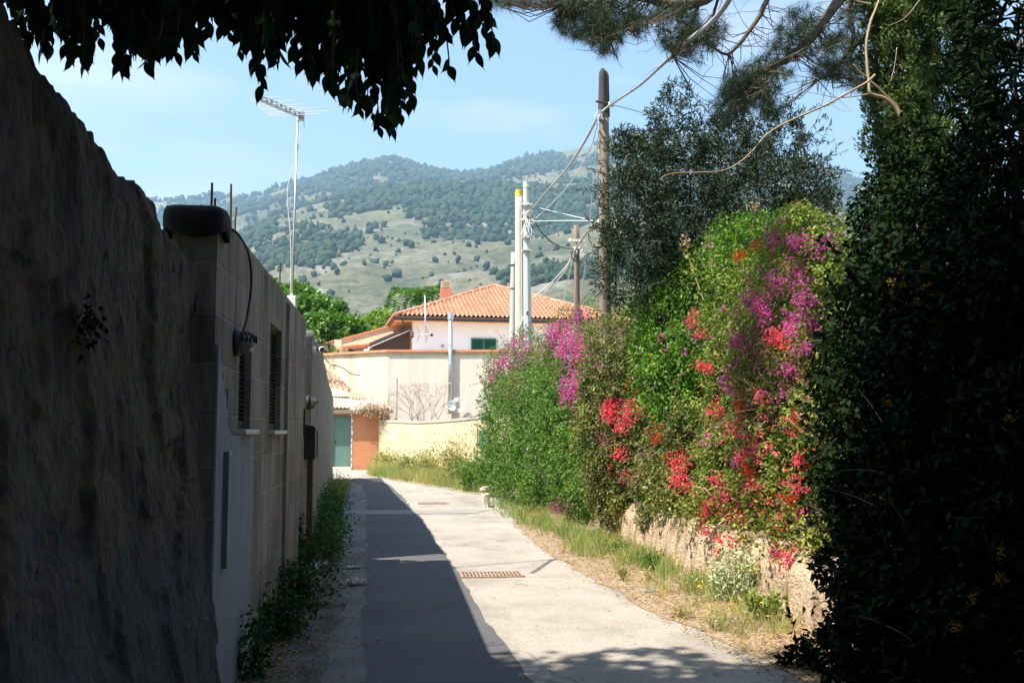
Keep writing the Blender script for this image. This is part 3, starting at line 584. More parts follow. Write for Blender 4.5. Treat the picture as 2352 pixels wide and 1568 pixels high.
# --- terrace building
tb = empty('terrace_building', (0, 48, 0), 'tall cream rendered terrace wall with red tile coping under the white house', 'building')
cor = P(890, 806, 48); zt_ = cor.z; lft = P(700, 806, 51.6); lft.z = zt_
rgt = Vector((13, 46.4, zt_))
MB().prism([(cor.x, 48, 0), (rgt.x, rgt.y, 0), (rgt.x, 58, 0), (lft.x, 58, 0), (lft.x, lft.y, 0)], (0, 0, zt_-.05)).build('wall', M_cream, tb)
MB().prism([(cor.x+.03, 47.97, 0), (13, 46.37, 0), (13, 46.37, zt_-.22), (cor.x+.03, 47.97, zt_-.22)], (.003, .025, 0)).build('wall', M_cream2, tb)
mb = MB(); mb.prism([(cor.x-.05, 47.86, zt_-.05), (13.1, 46.24, zt_-.05), (13.1, 46.63, zt_-.05), (cor.x-.05, 48.25, zt_-.05)], (0, 0, .11))
a = Vector((cor.x-.05, 47.86, zt_-.05)); b = Vector((lft.x-.05, lft.y-.1, zt_-.05)); mb.prism([a, b, b+Vector((.2, .35, 0)), a+Vector((.1, .39, 0))], (0, 0, .108)); mb.build('coping', M_terra, tb)
# --- flue
e = empty('flue_pipe', P(1035, 900, 47.45), 'shiny steel flue pipe standing against the terrace wall', 'flue')
px0 = P(1034, 900, 47.45).x; z0 = P(1034, 950, 47.45).z; z1 = P(1034, 722, 47.45).z
MB().tube([(px0, 47.45, z0), (px0, 47.45, z1)], .105, 16).build('pipe', M_metal, e, True)
MB().lathe((px0, 47.45, z1-.25), [(.12, 0), (.15, .02), (.15, .33), (.13, .34)], 18).build('cap', M_metal, e)
for z in np.linspace(z0+.5, z1-.6, 5): MB().lathe((px0, 47.45, z), [(.107, 0), (.116, .01), (.116, .05), (.107, .06)], 16).build('band', M_metal, e)
for z in (z0+1.2, z1-2.2): MB().bb(px0-.02, px0+.02, 47.5, 47.85, z, z+.03).build('bracket', M_metal, e)
o = MB().bb(px0+.13, px0+.17, 47.72, 47.78, z0-.1, zt_-.2).build('conduit', M_yel); tag(o, 'thin yellowish conduit running up beside the steel flue', 'conduit')
# --- satellite dish and its loose cables
e = empty('satellite_dish', P(1042, 935, 47.5), 'small satellite dish with loose cables at the foot of the flue', 'satellite dish')
c = P(1036, 932, 47.2); MB().lathe(c, [(.02, .07), (.12, .055), (.22, .02), (.27, -.03), (.265, -.04), (.21, .0), (.1, .03), (.02, .045)], 24, (-.5, .75, -.35)).build('dish', M_white, e, True)
MB().tube([c, c+Vector((.12, .3, -.1)), (px0+.3, 47.95, c.z-.1)], .02, 6).build('arm', M_metal, e)
mb = MB()
for k in range(4):
    q = c+Vector((.35, .1, .05)); mb.tube([q+Vector(((.16+.05*k)*math.cos(a), 0, (.2+.05*k)*math.sin(a))) for a in np.linspace(0, 6, 20)], .012, 5, False)
mb.build('coiled_cable', M_white, e)
# --- white house on the terrace
hs = empty('white_house', (1, 52, 0), 'white house with hipped terracotta tile roof, brown gutter and green shutter', 'house')
A = Vector((P(947, 760, 52).x, 52, 0)); ud = Vector((8, .62, 0)).normalized(); vd = Vector((-ud.y, ud.x, 0)); W = 10.6; D = 10.4
ez = P(1000, 735, 52).z
q = [A, A+ud*W, A+ud*W+vd*D, A+vd*D]; M_or2 = mat('peach_paint', [(.3, (.66, .34, .18)), (.7, (.74, .42, .24))], 1, .9, bumpk=.1)
MB().prism([Vector((p.x, p.y, 2)) for p in q], (0, 0, ez-2)).build('wall', M_wht, hs)
MB().prism([A+vd*.02-ud*.01+Vector((0, 0, 4)), A+vd*D-ud*.01+Vector((0, 0, 4)), A+vd*D-ud*.002+Vector((0, 0, 4)), A+vd*.02-ud*.002+Vector((0, 0, 4))], (0, 0, ez-4)).build('wall', M_or2, hs)
ov = 1.0; E0 = A-ud*ov-vd*ov; Wd = W+2*ov; Dd = D+2*ov; zr = ez+.02; apex_h = P(1168, 657, 52+Dd/2-ov).z-zr
def tiled(o, du, dv, width, run, rise, m, parent, name='roof_tiles', period=.235, course=.46, hip=True, ridge=0.):
    """wavy tile slope: eave along du of given width, climbing along dv"""
    nv = int(math.hypot(run, rise)/course); us = np.arange(0, width+1e-6, period/6); V = []; idx = []
    sl = Vector((dv.x*run, dv.y*run, rise)); nrm = du.cross(sl).normalized()
    if nrm.z < 0: nrm = -nrm
    for j in range(nv):
        for kk, (t, lift) in enumerate(((j/nv, .11), ((j+1)/nv, .0))):
            lo = (width-ridge)/2*t if hip else 0; hi = width-lo
            for u in us:
                uu = min(max(u, lo), hi); ph = 2*math.pi*uu/period
                V.append(o+du*uu+sl*t+nrm*(lift+.05+.055*math.sin(ph)))
    V = np.array([tuple(v) for v in V]); n = len(us); F = []
    for r_ in range(2*nv-1): F.append(np.stack([r_*n+np.arange(n-1), r_*n+np.arange(1, n), (r_+1)*n+np.arange(1, n), (r_+1)*n+np.arange(n-1)], 1))
    return npmesh(name, V, np.concatenate(F), m, parent)
O3 = lambda p: Vector((p.x, p.y, zr))
tiled(O3(E0), ud, vd, Wd, Dd/2, apex_h, M_tile, hs)
tiled(O3(E0+vd*Dd), -vd, ud, Dd, Wd/2, apex_h, M_tile, hs)
tiled(O3(E0+ud*Wd), vd, -ud, Dd, Wd/2, apex_h, M_tile, hs)
tiled(O3(E0+ud*Wd+vd*Dd), -ud, -vd, Wd, Dd/2, apex_h, M_tile, hs)
ap = O3(E0+ud*Wd/2+vd*Dd/2)+Vector((0, 0, apex_h+.05))
for c in (E0, E0+ud*Wd, E0+vd*Dd):
    c = O3(c)+Vector((0, 0, .06)); n = 24; pts = []; rr = []
    for i in range(n):
        for t, r_ in ((i/n, .13), ((i+.93)/n, .10)): pts.append(c.lerp(ap, t)+Vector((0, 0, .04))); rr.append(r_)
    MB().tube(pts, rr, 8).build('hip_tiles', M_tile, hs)
MB().prism([O3(p)+Vector((0, 0, -.12)) for p in (E0+ud*.06+vd*.06, E0+ud*(Wd-.06)+vd*.06, E0+ud*(Wd-.06)+vd*(Dd-.06), E0+ud*.06+vd*(Dd-.06))], (0, 0, .11)).build('soffit', M_or2, hs)
mb = MB()
for a, b in ((E0, E0+ud*Wd), (E0, E0+vd*Dd)): mb.tube([O3(a)+Vector((0, -.05, -.02)), O3(b)+Vector((0, -.05, -.02))], .085, 8)
mb.prism([O3(E0)+Vector((0, 0, -.16)), O3(E0+ud*Wd)+Vector((0, 0, -.16)), O3(E0+ud*Wd+vd*.05)+Vector((0, 0, -.16)), O3(E0+vd*.05)+Vector((0, 0, -.16))], (0, 0, .15))
mb.build('gutter', M_brown, hs, False)
dp = [P(925, 730, 51.2), P(927, 742, 51.3), P(947, 762, 51.95), P(947, 775, 51.95)]; MB().tube(spline(dp, 4), .05, 8).build('downpipe', M_brown, hs, True)
f0 = P(1083, 776, 52); f1 = P(1141, 803, 52); fy = lambda x: 52+(x-A.x)*ud.y/ud.x
sh = MB(); xm = (f0.x+f1.x)/2; zt2, zb2 = f0.z, f1.z-.9
for xa, xb in ((f0.x, xm-.012), (xm+.012, f1.x)):
    y = fy(xa)-.05; sh.bb(xa, xa+.07, y-.03, y+.02, zb2, zt2); sh.bb(xb-.07, xb, y-.03, y+.02, zb2, zt2); sh.bb(xa+.07, xb-.07, y-.03, y+.02, zt2-.07, zt2)
    z = zb2
    while z < zt2-.08: sh.box(((xa+xb)/2, y, z), (xb-xa-.14, .05, .012), rx=R(35)); z += .045
    sh.bb(xa+.07, xb-.07, y+.03, y+.05, zb2, zt2)
sh.build('shutter', M_green, hs)
c = P(992, 769, 51.9); c.y = fy(c.x)-.01; MB().lathe(c, [(.07, 0), (.07, .02), (.05, .03)], 16, (0, -1, 0)).build('vent', M_black, hs)
c = P(1017, 794, 51.9); c.y = fy(c.x)-.01; MB().lathe(c, [(.08, 0), (.08, .06), (.05, .1)], 12, (0, -1, 0)).build('wall_light', M_oldtile, hs, True)
# chimney
cx0, cx1 = P(1012, 680, 56).x, P(1037, 680, 56).x; zc0 = P(1020, 700, 56).z-.7; zc1 = P(1020, 662, 56).z; zc2 = P(1020, 645, 56).z
ch = MB().bb(cx0, cx1, 56, 56+(cx1-cx0), zc0, zc1).build('chimney', M_brick, hs)
mb = MB(); n = 4
for k in range(n):
    z = zc1+.012+(zc2-zc1)*k/n; mb.bb(cx0+.03, cx1-.03, 56.03, 56+(cx1-cx0)-.03, z+.04, z+(zc2-zc1)/n-.02)
for xx_ in (cx0+.06, cx1-.1): mb.bb(xx_, xx_+.05, 56.06, 56.12, zc1, zc2-.04)
mb.build('chimney_cowl', M_cream, ch)
# --- annex with sloping parapet, porch roof
an = empty('house_annex', (-1.5, 53, 0), 'low cream annex with sloping red edged parapet left of the white house', 'annex')
Y1 = 54.6
par = [P(762, 787, Y1), P(810, 774, Y1), P(870, 757, Y1), P(935, 738, Y1), P(947, 738, Y1), P(947, 800, Y1), P(700, 803, Y1), P(700, 803, Y1)+Vector((0, 0, .2))]
MB().prism([par[7], par[0], par[1], par[2], par[3], par[4], Vector((par[4].x, Y1, 2)), Vector((par[7].x, Y1, 2))], (0, .25, 0)).build('parapet_wall', M_cream, an)
mb = MB()
for a, b in ((P(700, 803, Y1-.08), P(766, 784, Y1-.08)), (P(784, 781, Y1-.08), P(945, 737, Y1-.08))): mb.prism([a, b, b+Vector((0, 0, .09)), a+Vector((0, 0, .09))], (0, .42, 0))
mb.build('coping', M_terra, an)
MB().bb(P(768, 780, Y1).x, P(785, 780, Y1).x, Y1-.12, Y1+.2, 4, P(770, 780, Y1).z).build('pier', M_cream, an)
# annex tiled slope facing us below the parapet, edge beam, porch
a0, a1, a2, a3 = P(786, 797, 52.4), P(856, 790, 52.2), P(942, 757, 53.6), P(942, 752, 54.5); a4 = P(786, 794, 54.5)
MB().prism([a0, a1, a2, a3, a4], (0, 0, .07)).build('porch_roof', M_tile, an)
MB().prism([P(772, 803, 52.42), P(848, 797, 52.42), P(848, 790, 52.42), P(786, 796.5, 52.42), P(772, 800, 52.42)], (0, .1, 0)).build('fascia', M_terra, an)
mb = MB(); g0, g1 = P(848, 797, 51.9), P(944, 756, 51.9); mb.prism([g0, g1, g1+Vector((0, 0, .20)), g0+Vector((0, 0, .22))], (0, .16, 0)); mb.build('gutter', M_brown, an)
mb = MB(); h = Vector((0, 0, -.03)); mb.prism([g0+h, g1+h, g1+Vector((0, 0, -.001)), g0+Vector((0, 0, -.001))], (0, .1, 0)); mb.build('gutter_lip', M_wht, an)
MB().tube([P(848, 798, 51.9), P(846, 803, 51.9), P(836, 805, 51.9)], .06, 8).build('downpipe', M_wht, an)
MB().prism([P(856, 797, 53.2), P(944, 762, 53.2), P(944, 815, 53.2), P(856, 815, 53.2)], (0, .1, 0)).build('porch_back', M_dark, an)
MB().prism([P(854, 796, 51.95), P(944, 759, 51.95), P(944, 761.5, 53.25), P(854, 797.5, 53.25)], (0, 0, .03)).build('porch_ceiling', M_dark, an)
# small aerial on the terrace
e = empty('rooftop_aerial', P(977, 803, 48.6), 'small aerial on a thin white mast in front of the white house wall', 'antenna')
m0, m1 = P(978, 804, 48.6), P(976, 678, 48.6); MB().tube([m0-Vector((0, 0, .3)), m1], .032, 8).build('mast', M_metal, e, True)
cz = P(977, 767, 48.4)
for k in (-1, 0, 1):
    MB().tube([cz+Vector((-.75, -.3, .10*k+.02)), cz+Vector((-.25, 0, .015*k))], .01, 4).build('director', M_white, e)
for sx_ in (-.28, .14):
    for sz_ in (-1, 1): MB().tube([cz+Vector((sx_, 0, .03*sz_)), cz+Vector((sx_-.13, .0, .38*sz_))], .014, 4).build('reflector', M_black, e)
MB().tube([cz+Vector((-.3, 0, 0)), cz+Vector((.15, 0, 0))], .015, 5).build('boom', M_white, e)
# --- small old building with old tile roof, behind the shed
ob = empty('old_outbuilding', (-2.5, 46, 0), 'little old outbuilding with pale broken curved tiles tucked above the orange shed', 'outbuilding')
r0, r1 = P(730, 835, 47), P(808, 897, 45.2)
def slope_tiles(p0, p1, depth, m, parent, name, period=.22, course=.3, n=6, amp=.05):
    """tiles on a plane falling from p0 to p1, width `depth` along +y"""
    d = p1-p0; L_ = d.length; w_ = Vector((0, depth, 0)); nn = d.cross(w_).normalized(); nn = nn if nn.z > 0 else -nn
    nu = int(depth/period*n); nv = int(L_/course); V = []
    for j in range(nv):
        for t, lf in ((j/nv, .0), ((j+1)/nv, .045)):
            for i in range(nu+1): V.append(p0+d*t+w_*(i/nu)+nn*(lf+amp*math.sin(2*math.pi*i/n)+.012*random.random()))
    F = [np.stack([r_*(nu+1)+np.arange(nu), r_*(nu+1)+np.arange(1, nu+1), (r_+1)*(nu+1)+np.arange(1, nu+1), (r_+1)*(nu+1)+np.arange(nu)], 1) for r_ in range(2*nv-1)]
    return npmesh(name, np.array([tuple(v) for v in V]), np.concatenate(F), m, parent)
# the visible slope faces us: eave toward us
e0_, e1_ = P(700, 880, 44.2), P(812, 903, 44.2); t0_, t1_ = P(700, 812, 47.2), P(770, 862, 46.2)
def patch_tiles(e0, e1, t0, t1, m, parent, name, period=.21, course=.33, n=6, amp=.045):
    wd = (e1-e0).length; ln = (t0-e0).length; nu = int(wd/period*n); nv = max(2, int(ln/course)); V = []
    nn = (e1-e0).cross(t0-e0).normalized(); nn = nn if nn.z > 0 else -nn
    for j in range(nv):
        for t, lf in ((j/nv, .05), ((j+1)/nv, .0)):
            for i in range(nu+1):
                s = i/nu; V.append(e0.lerp(e1, s).lerp(t0.lerp(t1, s), t)+nn*(lf+amp*math.sin(2*math.pi*i/n)+.02*random.random()))
    F = [np.stack([r_*(nu+1)+np.arange(nu), r_*(nu+1)+np.arange(1, nu+1), (r_+1)*(nu+1)+np.arange(1, nu+1), (r_+1)*(nu+1)+np.arange(nu)], 1) for r_ in range(2*nv-1)]
    return npmesh(name, np.array([tuple(v) for v in V]), np.concatenate(F), m, parent)
patch_tiles(e0_, e1_, t0_, t1_, M_oldtile, ob, 'roof_tiles', .26, .40, 6, .075)
x0_, x1_ = P(700, 900, 44.6).x, P(800, 900, 44.6).x; MB().prism([(x0_, 44.6, 0), (x1_, 44.6, 0), (x1_, 47.2, 0), (x0_, 47.2, 0)], (0, 0, e1_.z-.12)).build('wall', M_cream, ob)
MB().prism([P(806, 912, 44.1), P(842, 913, 44.1), P(838, 903, 44.1), P(812, 899, 44.1)], (0, .6, 0)).build('ledge', M_cream, ob)
wpts = spline([P(745, 822, 44.9), P(762, 838, 44.9), P(785, 843, 44.9), P(806, 858, 44.9), P(828, 862, 45)], 5)
o = MB().tube(wpts, .02, 5, False).build('stray_cable', M_black); tag(o, 'thin dark stray cable drooping across the cream wall', 'cable')
# --- orange shed
sd_ = empty('orange_shed', (-2, 42.5, 0), 'orange painted shed with teal metal door at the end of the lane', 'shed')
xs0, xs1 = -4.5, P(893, 1000, 42.5).x; zs_ = P(800, 948, 42.5).z; xd0, xd1 = P(764, 1000, 42.5).x, P(806.5, 1000, 42.5).x; zd = P(780, 952, 42.5).z
mb = MB(); mb.bb(xs0, xd0, 42.5, 42.7, 0, zs_); mb.bb(xd1, xs1, 42.5, 42.7, 0, zs_); mb.bb(xd0, xd1, 42.5, 42.7, zd, zs_); mb.bb(xs1-.2, xs1, 42.7, 45.5, 0, zs_+.3); mb.build('wall', M_orange, sd_)
dr = MB().bb(xd0+.01, xd1-.01, 42.56, 42.60, .14, zd-.01).build('door', M_tealdoor, sd_)
mb = MB(); mb.bb(xd0+.03, xd0+.06, 42.545, 42.56, .2, zd-.06); mb.bb(xd1-.06, xd1-.03, 42.545, 42.56, .2, zd-.06); mb.bb(xd0+.06, xd1-.06, 42.545, 42.56, zd-.1, zd-.06); mb.build('door_frame', M_tealdoor, dr)
MB().bb(xd0+.1, xd0+.13, 42.52, 42.55, 1.1, 1.22).build('handle', M_black, dr)
MB().bb(xd0-.05, xd1+.03, 42.35, 42.5, 0, .13).build('step', M_cream2, sd_)
mb = MB()
for k in range(9): z = .1+k*.27; mb.bb(xd1+.005, xd1+.03+.05*random.random(), 42.485, 42.5, z, z+.09+.12*random.random())
mb.build('plaster_patches', M_wht, sd_)
f0_, f1_ = P(700, 944, 42.2), P(903, 944, 42.2); MB().bb(f0_.x, f1_.x, 42.16, 42.24, f0_.z-.08, f0_.z+.06).build('fascia', M_brown if False else mat('grey_fascia', [(.3, (.18, .14, .13)), (.7, (.26, .2, .18))], 3, .8), sd_)
M_corr = mat('corrugated_sheet', [(.3, (.62, .20, .12)), (.45, (.66, .32, .22)), (.55, (.72, .60, .52)), (.75, (.78, .72, .66))], 1.0, .8, (1, 1, 1), .1)
patch_tiles(P(700, 938, 42.15), P(903, 940, 42.15), P(700, 911, 44.4), P(865, 918, 44.4), M_corr, sd_, 'roof_sheet', .16, 1.4, 6, .025)
# --- yellow block wall
M_ywall, nt3, b3 = newmat('yellow_block_wall')
tcx = N(nt3, 'ShaderNodeTexCoord'); bt = N(nt3, 'ShaderNodeTexBrick'); sp = N(nt3, 'ShaderNodeSeparateXYZ'); cb = N(nt3, 'ShaderNodeCombineXYZ'); nt3.links.new(tcx.outputs['Object'], sp.inputs[0])
nt3.links.new(sp.outputs[0], cb.inputs[0]); nt3.links.new(sp.outputs[2], cb.inputs[1]); wv = N(nt3, 'ShaderNodeVectorMath', operation='ADD'); nzc = N(nt3, 'ShaderNodeTexNoise'); nzc.inputs['Scale'].default_value = 2; nzc.inputs['Detail'].default_value = 6
sc_ = N(nt3, 'ShaderNodeVectorMath', operation='SCALE'); sc_.inputs['Scale'].default_value = .10; nt3.links.new(nzc.outputs['Color'], sc_.inputs[0]); nt3.links.new(cb.outputs[0], wv.inputs[0]); nt3.links.new(sc_.outputs[0], wv.inputs[1]); nt3.links.new(wv.outputs[0], bt.inputs['Vector'])
bt.inputs['Scale'].default_value = 1; bt.inputs['Brick Width'].default_value = .55; bt.inputs['Row Height'].default_value = .32; bt.inputs['Mortar Size'].default_value = .008
bt.inputs['Color1'].default_value = (.60, .47, .27, 1); bt.inputs['Color2'].default_value = (.68, .56, .35, 1); bt.inputs['Mortar'].default_value = (.40, .31, .20, 1)
c3 = mix(nt3, .6, bt.outputs['Color'], ramp(nt3, noise(nt3, coords(nt3, (1, 1, .3)), 3, 7), [(.34, (.72, .66, .6)), (.55, (1, 1, 1)), (.75, (1.1, 1.1, 1.15))]), 'MULTIPLY')
c3 = mix(nt3, ramp(nt3, noise(nt3, coords(nt3, (1, 1, .7)), 9, 5, .6), [(.67, (0, 0, 0)), (.70, (1, 1, 1))]), c3, (.30, .22, .14))
nt3.links.new(c3, b3.inputs['Base Color']); b3.inputs['Roughness'].default_value = .95; iv = N(nt3, 'ShaderNodeInvert'); nt3.links.new(bt.outputs['Fac'], iv.inputs[1]); bump(nt3, b3, iv.outputs[0], .7, .03)
yw = empty('yellow_wall', (1, 38, 0), 'curved sunlit pale yellow block wall behind the roadside weeds', 'wall')
wp = [(P(870, 985, 42.4), 965), (P(900, 985, 41.6), 967), (P(960, 985, 39.2), 969), (P(1015, 985, 36.4), 966), (P(1070, 985, 33.4), 961), (P(1112, 985, 31.2), 956), (P(1180, 985, 29.5), 950)]
sp_ = spline([p for p, _ in wp], 8); tz_ = np.interp(np.arange(len(sp_))/8., range(len(wp)), [P(900, t, p.y).z for p, t in wp])
V = []; n = len(sp_)
for i, p in enumerate(sp_):
    d = (sp_[min(i+1, n-1)]-sp_[max(i-1, 0)]).normalized(); nn = Vector((-d.y, d.x, 0))
    for off in (0, .22):
        for z in (0, tz_[i]-.05): V.append((p.x+nn.x*off, p.y+nn.y*off, z))
F = []
for i in range(n-1):
    a = i*4; b = a+4; F += [(a, b, b+1, a+1), (a+2, a+3, b+3, b+2), (a+1, b+1, b+3, a+3)]
F += [(0, 1, 3, 2), (n*4-4, n*4-2, n*4-1, n*4-3)]; npmesh('wall_body', V, F, M_ywall, yw)
V = []
for i, p in enumerate(sp_):
    d = (sp_[min(i+1, n-1)]-sp_[max(i-1, 0)]).normalized(); nn = Vector((-d.y, d.x, 0)); j = .015*random.random()
    for off in (-.03, .25):
        for z in (tz_[i]-.05, tz_[i]+.03+j): V.append((p.x+nn.x*off, p.y+nn.y*off, z))
F = []
for i in range(n-1):
    a = i*4; b = a+4; F += [(a, b, b+1, a+1), (a+2, a+3, b+3, b+2), (a+1, b+1, b+3, a+3), (a, a+2, b+2, b)]
F += [(0, 1, 3, 2), (n*4-4, n*4-2, n*4-1, n*4-3)]; npmesh('coping', V, F, mat('grey_cement_coping', [(.3, (.34, .30, .25)), (.7, (.46, .42, .36))], 4, .95), yw)
e = empty('green_gate', P(1105, 1000, 31.2), 'rusty edged green metal gate panel at the right end of the yellow wall', 'gate')
g0 = P(1100, 1000, 31.0); g1 = P(1122, 1000, 30.2); zt3 = P(1100, 962+25, 31).z; MB().prism([(g0.x, g0.y, P(1100, 1030, 31).z), (g1.x, g1.y, P(1100, 1030, 31).z), (g1.x, g1.y, zt3), (g0.x, g0.y, zt3)], (.02, .05, 0)).build('panel', M_tealdoor, e)
MB().bb(g0.x-.05, g0.x-.02, g0.y-.03, g0.y+.03, P(1100, 1030, 31).z, zt3+.05).build('frame', M_rust, e)
# loose boulders by the cat
for i, (x_, y_, s_, l_) in enumerate(((1120, 1135, .26, 'rounded pale stone at the road edge just above the cat'), (1145, 1134, .24, 'pale stone half under the green hedge right of the cat'), (1131, 1144, .15, 'small tan stone between the two pale stones'))):
    c = G(x_, y_); v = ICO*np.array([1.15, .7, .62])*s_*.8; v = v*(1+.16*np.random.default_rng(i+3).normal(size=(12, 1)))+np.array([c.x, c.y+.35, s_*.4])
    o = npmesh('stone', v, ICOF, M_oldtile if i == 2 else M_cream2, None, True); ss = o.modifiers.new('s', 'SUBSURF'); ss.levels = ss.render_levels = 2; tag(o, l_, 'stone')
# ============================================================ POLES AND CABLES
def pole(name, b, t, r0, r1, m, label, sides=14, mid=None):
    e = empty(name, b, label, 'utility pole'); n = 14; b = Vector(b); t = Vector(t)
    pts = [b.lerp(t, i/n) for i in range(n+1)]; rr = [r0+(r1-r0)*i/n for i in range(n+1)]
    MB().tube(pts, rr, sides).build('shaft', m, e, sides > 8); return e
# wooden pole, split tarred top
pb_ = P(1394, 1225, 16.4); pb_.z = 0; pt_ = P(1387, 262, 16.4)
wp_ = pole('wooden_pole', pb_, pt_, .115, .085, M_poleW, 'tall weathered wooden pole with black split top rising from the hedge')
tp = P(1387, 158, 16.4); tq = MB(); n = 10
pts = [pt_.lerp(tp, i/n) for i in range(n+1)]; tq.tube([p+Vector((-.022, 0, 0)) for p in pts], [.084-.002*i for i in range(n)]+[.03], 10); tq.tube([p+Vector((.030, .01, -.04)) for p in pts], [.078-.002*i for i in range(n)]+[.025], 10); tq.build('tarred_top', M_tar, wp_, True)
c = P(1383, 236, 16.3); MB().tube([c-Vector((.12, .05, 0)), c+Vector((.16, 0, -.02))], .018, 6).build('hook', M_rust, wp_)
MB().lathe(P(1397, 240, 16.3), [(.03, 0), (.05, .02), (.03, .05), (.05, .08), (.02, .1)], 12, (1, 0, 0)).build('insulator', M_ins, wp_)
c = P(1377, 263, 16.25); MB().box(c, (.06, .06, .16)).build('clamp', M_metal, wp_); MB().tube([P(1366, 268, 16.2), P(1372, 258, 16.2), P(1378, 262, 16.2), P(1372, 275, 16.2)], .008, 5).build('clamp_wire', M_white, wp_)
# concrete poles
Yp = 30.
b1_ = P(1196, 985, Yp); b1_.z = 0; t1_ = P(1192, 438, Yp)
cp = pole('concrete_pole', b1_, t1_, .185, .115, M_conc, 'round cream concrete pole with a yellow painted top')
t_ = P(1192, 452, Yp); MB().lathe(t_-Vector((0, 0, .0)), [(.121, 0), (.121, .20), (.119, .205)], 18).build('yellow_band', M_yel, cp)
MB().tube([t1_.lerp(b1_, k)+Vector((.05, -.14-.05*k, 0)) for k in (.06, .3, .6, .8)], .014, 6).build('riser_cable', M_conc, cp)
st = MB(); st.tube([t1_.lerp(b1_, k)+Vector((.10+.03*k, -.055-.03*k, 0)) for k in (.07, .2, .45)], .016, 4); st.build('yellow_stain', M_yel, cp)
b2_ = P(1216, 985, 29.4); b2_.z = 0; t2_ = P(1208, 418, 29.4)
gp = pole('octagonal_pole', b2_, t2_, .165, .085, M_pale, 'pale grey octagonal concrete pole carrying the black junction box', 8)
MB().lathe(P(1208.5, 432, 29.4), [(.10, 0), (.10, .05), (.085, .1), (.085, .16)], 8).build('pole_cap', M_conc, gp)
b3_ = P(1172, 985, 38); b3_.z = 0
fp = pole('slim_pole', b3_, P(1179, 580, 38), .16, .085, M_conc, 'slim cream concrete pole standing just left of the yellow topped one')
for yy3 in (610, 664, 768): MB().lathe(P(1178, yy3, 38), [(.12, 0), (.12, .04)], 10).build('strap', M_black, fp)
for (x_, y_) in ((1210, 470), (1206, 490), (1204, 505), (1217, 486), (1211, 520), (1226, 512)):
    MB().lathe(P(x_, y_, 29.15), [(.02, -.09), (.045, -.07), (.03, -.03), (.05, 0), (.03, .04), (.05, .07), (.02, .09)], 8, (1, .3, .2)).build('insulator', M_ins, gp, True)
MB().box(P(1217, 492, 29.1), (.17, .16, .26), ry=R(28)).build('junction_box', mat('box_grey', [(.3, (.10, .10, .10)), (.7, (.3, .3, .3))], 9, .6), gp, bevel=.03)
mb = MB(); rg = np.random.default_rng(11)
for k in range(9):
    a = P(1205+rg.uniform(0, 14), 495+rg.uniform(-10, 14), 29.1); b = P(1208+rg.uniform(-6, 22), 515+rg.uniform(-15, 45), 29.1); mb.tube(spline([a, a.lerp(b, .5)+Vector((rg.uniform(-.2, .2), -.1, rg.uniform(-.2, .1))), b], 5), .011, 4, False)
mb.build('loose_wires', M_white, gp)
for (y_, dx) in ((470, .16), (505, .2), (575, .12), (545, .12)): c = P(1210, y_, 29.3); MB().box(c, (dx*2, .24, .035)).build('clamp', M_ins, gp)
b4_ = P(1326, 985, 33); b4_.z = 0
fw = pole('small_wooden_pole', b4_, P(1324.5, 518, 33), .115, .095, M_poleW, 'shorter grey wooden pole with crossbar seen between the two taller poles')
c = P(1324, 552, 32.8); MB().box(c, (.56, .07, .09)).build('crossbar', M_ins, fw)
for (x_, y_) in ((1311, 552), (1337, 552), (1320, 571), (1331, 568), (1324, 580), (1336, 577)): MB().lathe(P(x_, y_, 32.6), [(.02, -.07), (.05, -.04), (.03, 0), (.05, .03), (.02, .07)], 8, (.2, 0, 1)).build('insulator', M_ins, fw, True)
MB().tube(spline([P(1316, 575, 32.6), P(1313, 590, 32.6), P(1322, 600, 32.6), P(1330, 585, 32.6)], 5), .02, 5).build('loop', M_black, fw)
M_wire = mat('grey_cable', [(.3, (.32, .33, .34)), (.7, (.42, .43, .44))], 3, .6, bumpk=0); M_wireL = mat('pale_wire', [(.3, (.6, .62, .63)), (.7, (.7, .71, .72))], 3, .6, bumpk=0); M_wireD = mat('dark_wire', [(.3, (.07, .08, .09)), (.7, (.12, .13, .14))], 3, .6, bumpk=0)
def cable(pts, r, m, label): o = MB().tube(spline([P(*p) for p in pts], 10), r, 6, False).build('cable', m, None, True); return tag(o, label, 'cable', None)
cable([(1690, -40, 6.0), (1668, 10, 6.6), (1630, 55, 7.6), (1580, 95, 9.), (1520, 150, 11.2), (1470, 195, 13.4), (1430, 222, 14.9), (1400, 243, 16.1), (1377, 262, 16.25)], .022, M_wire, 'thick twisted grey cable rising from the wooden pole to the upper right')
cable([(1640, 30, 6.6), (1560, 118, 9.6), (1480, 185, 13), (1400, 238, 16.1)], .006, M_wireD, 'thin dark wire running just above the thick grey cable')
cable([(1376, 263, 16.25), (1340, 330, 18.5), (1300, 390, 21.5), (1255, 440, 25.5), (1224, 478, 29.2)], .026, M_wire, 'thick grey cable sagging from the wooden pole down to the octagonal pole')
cable([(1372, 285, 16.2), (1352, 350, 18.5), (1310, 420, 22.5), (1270, 465, 26), (1230, 502, 29.1)], .012, M_wireL, 'thin pale wire hanging below the sagging thick cable')
cable([(1375, 300, 16.2), (1362, 430, 17.5), (1350, 560, 19.5), (1335, 690, 22), (1322, 800, 24)], .009, M_wireL, 'thin pale guy wire dropping steeply from the wooden pole')
cable([(1226, 508, 29.1), (1290, 507, 24), (1345, 507, 20), (1400, 508, 17)], .010, M_wireL, 'straight pale wire running level right of the octagonal pole')
cable([(1240, 478, 29), (1290, 490, 25), (1345, 503, 21), (1400, 516, 18)], .009, M_wireL, 'pale wire slanting down to the right behind the level one')
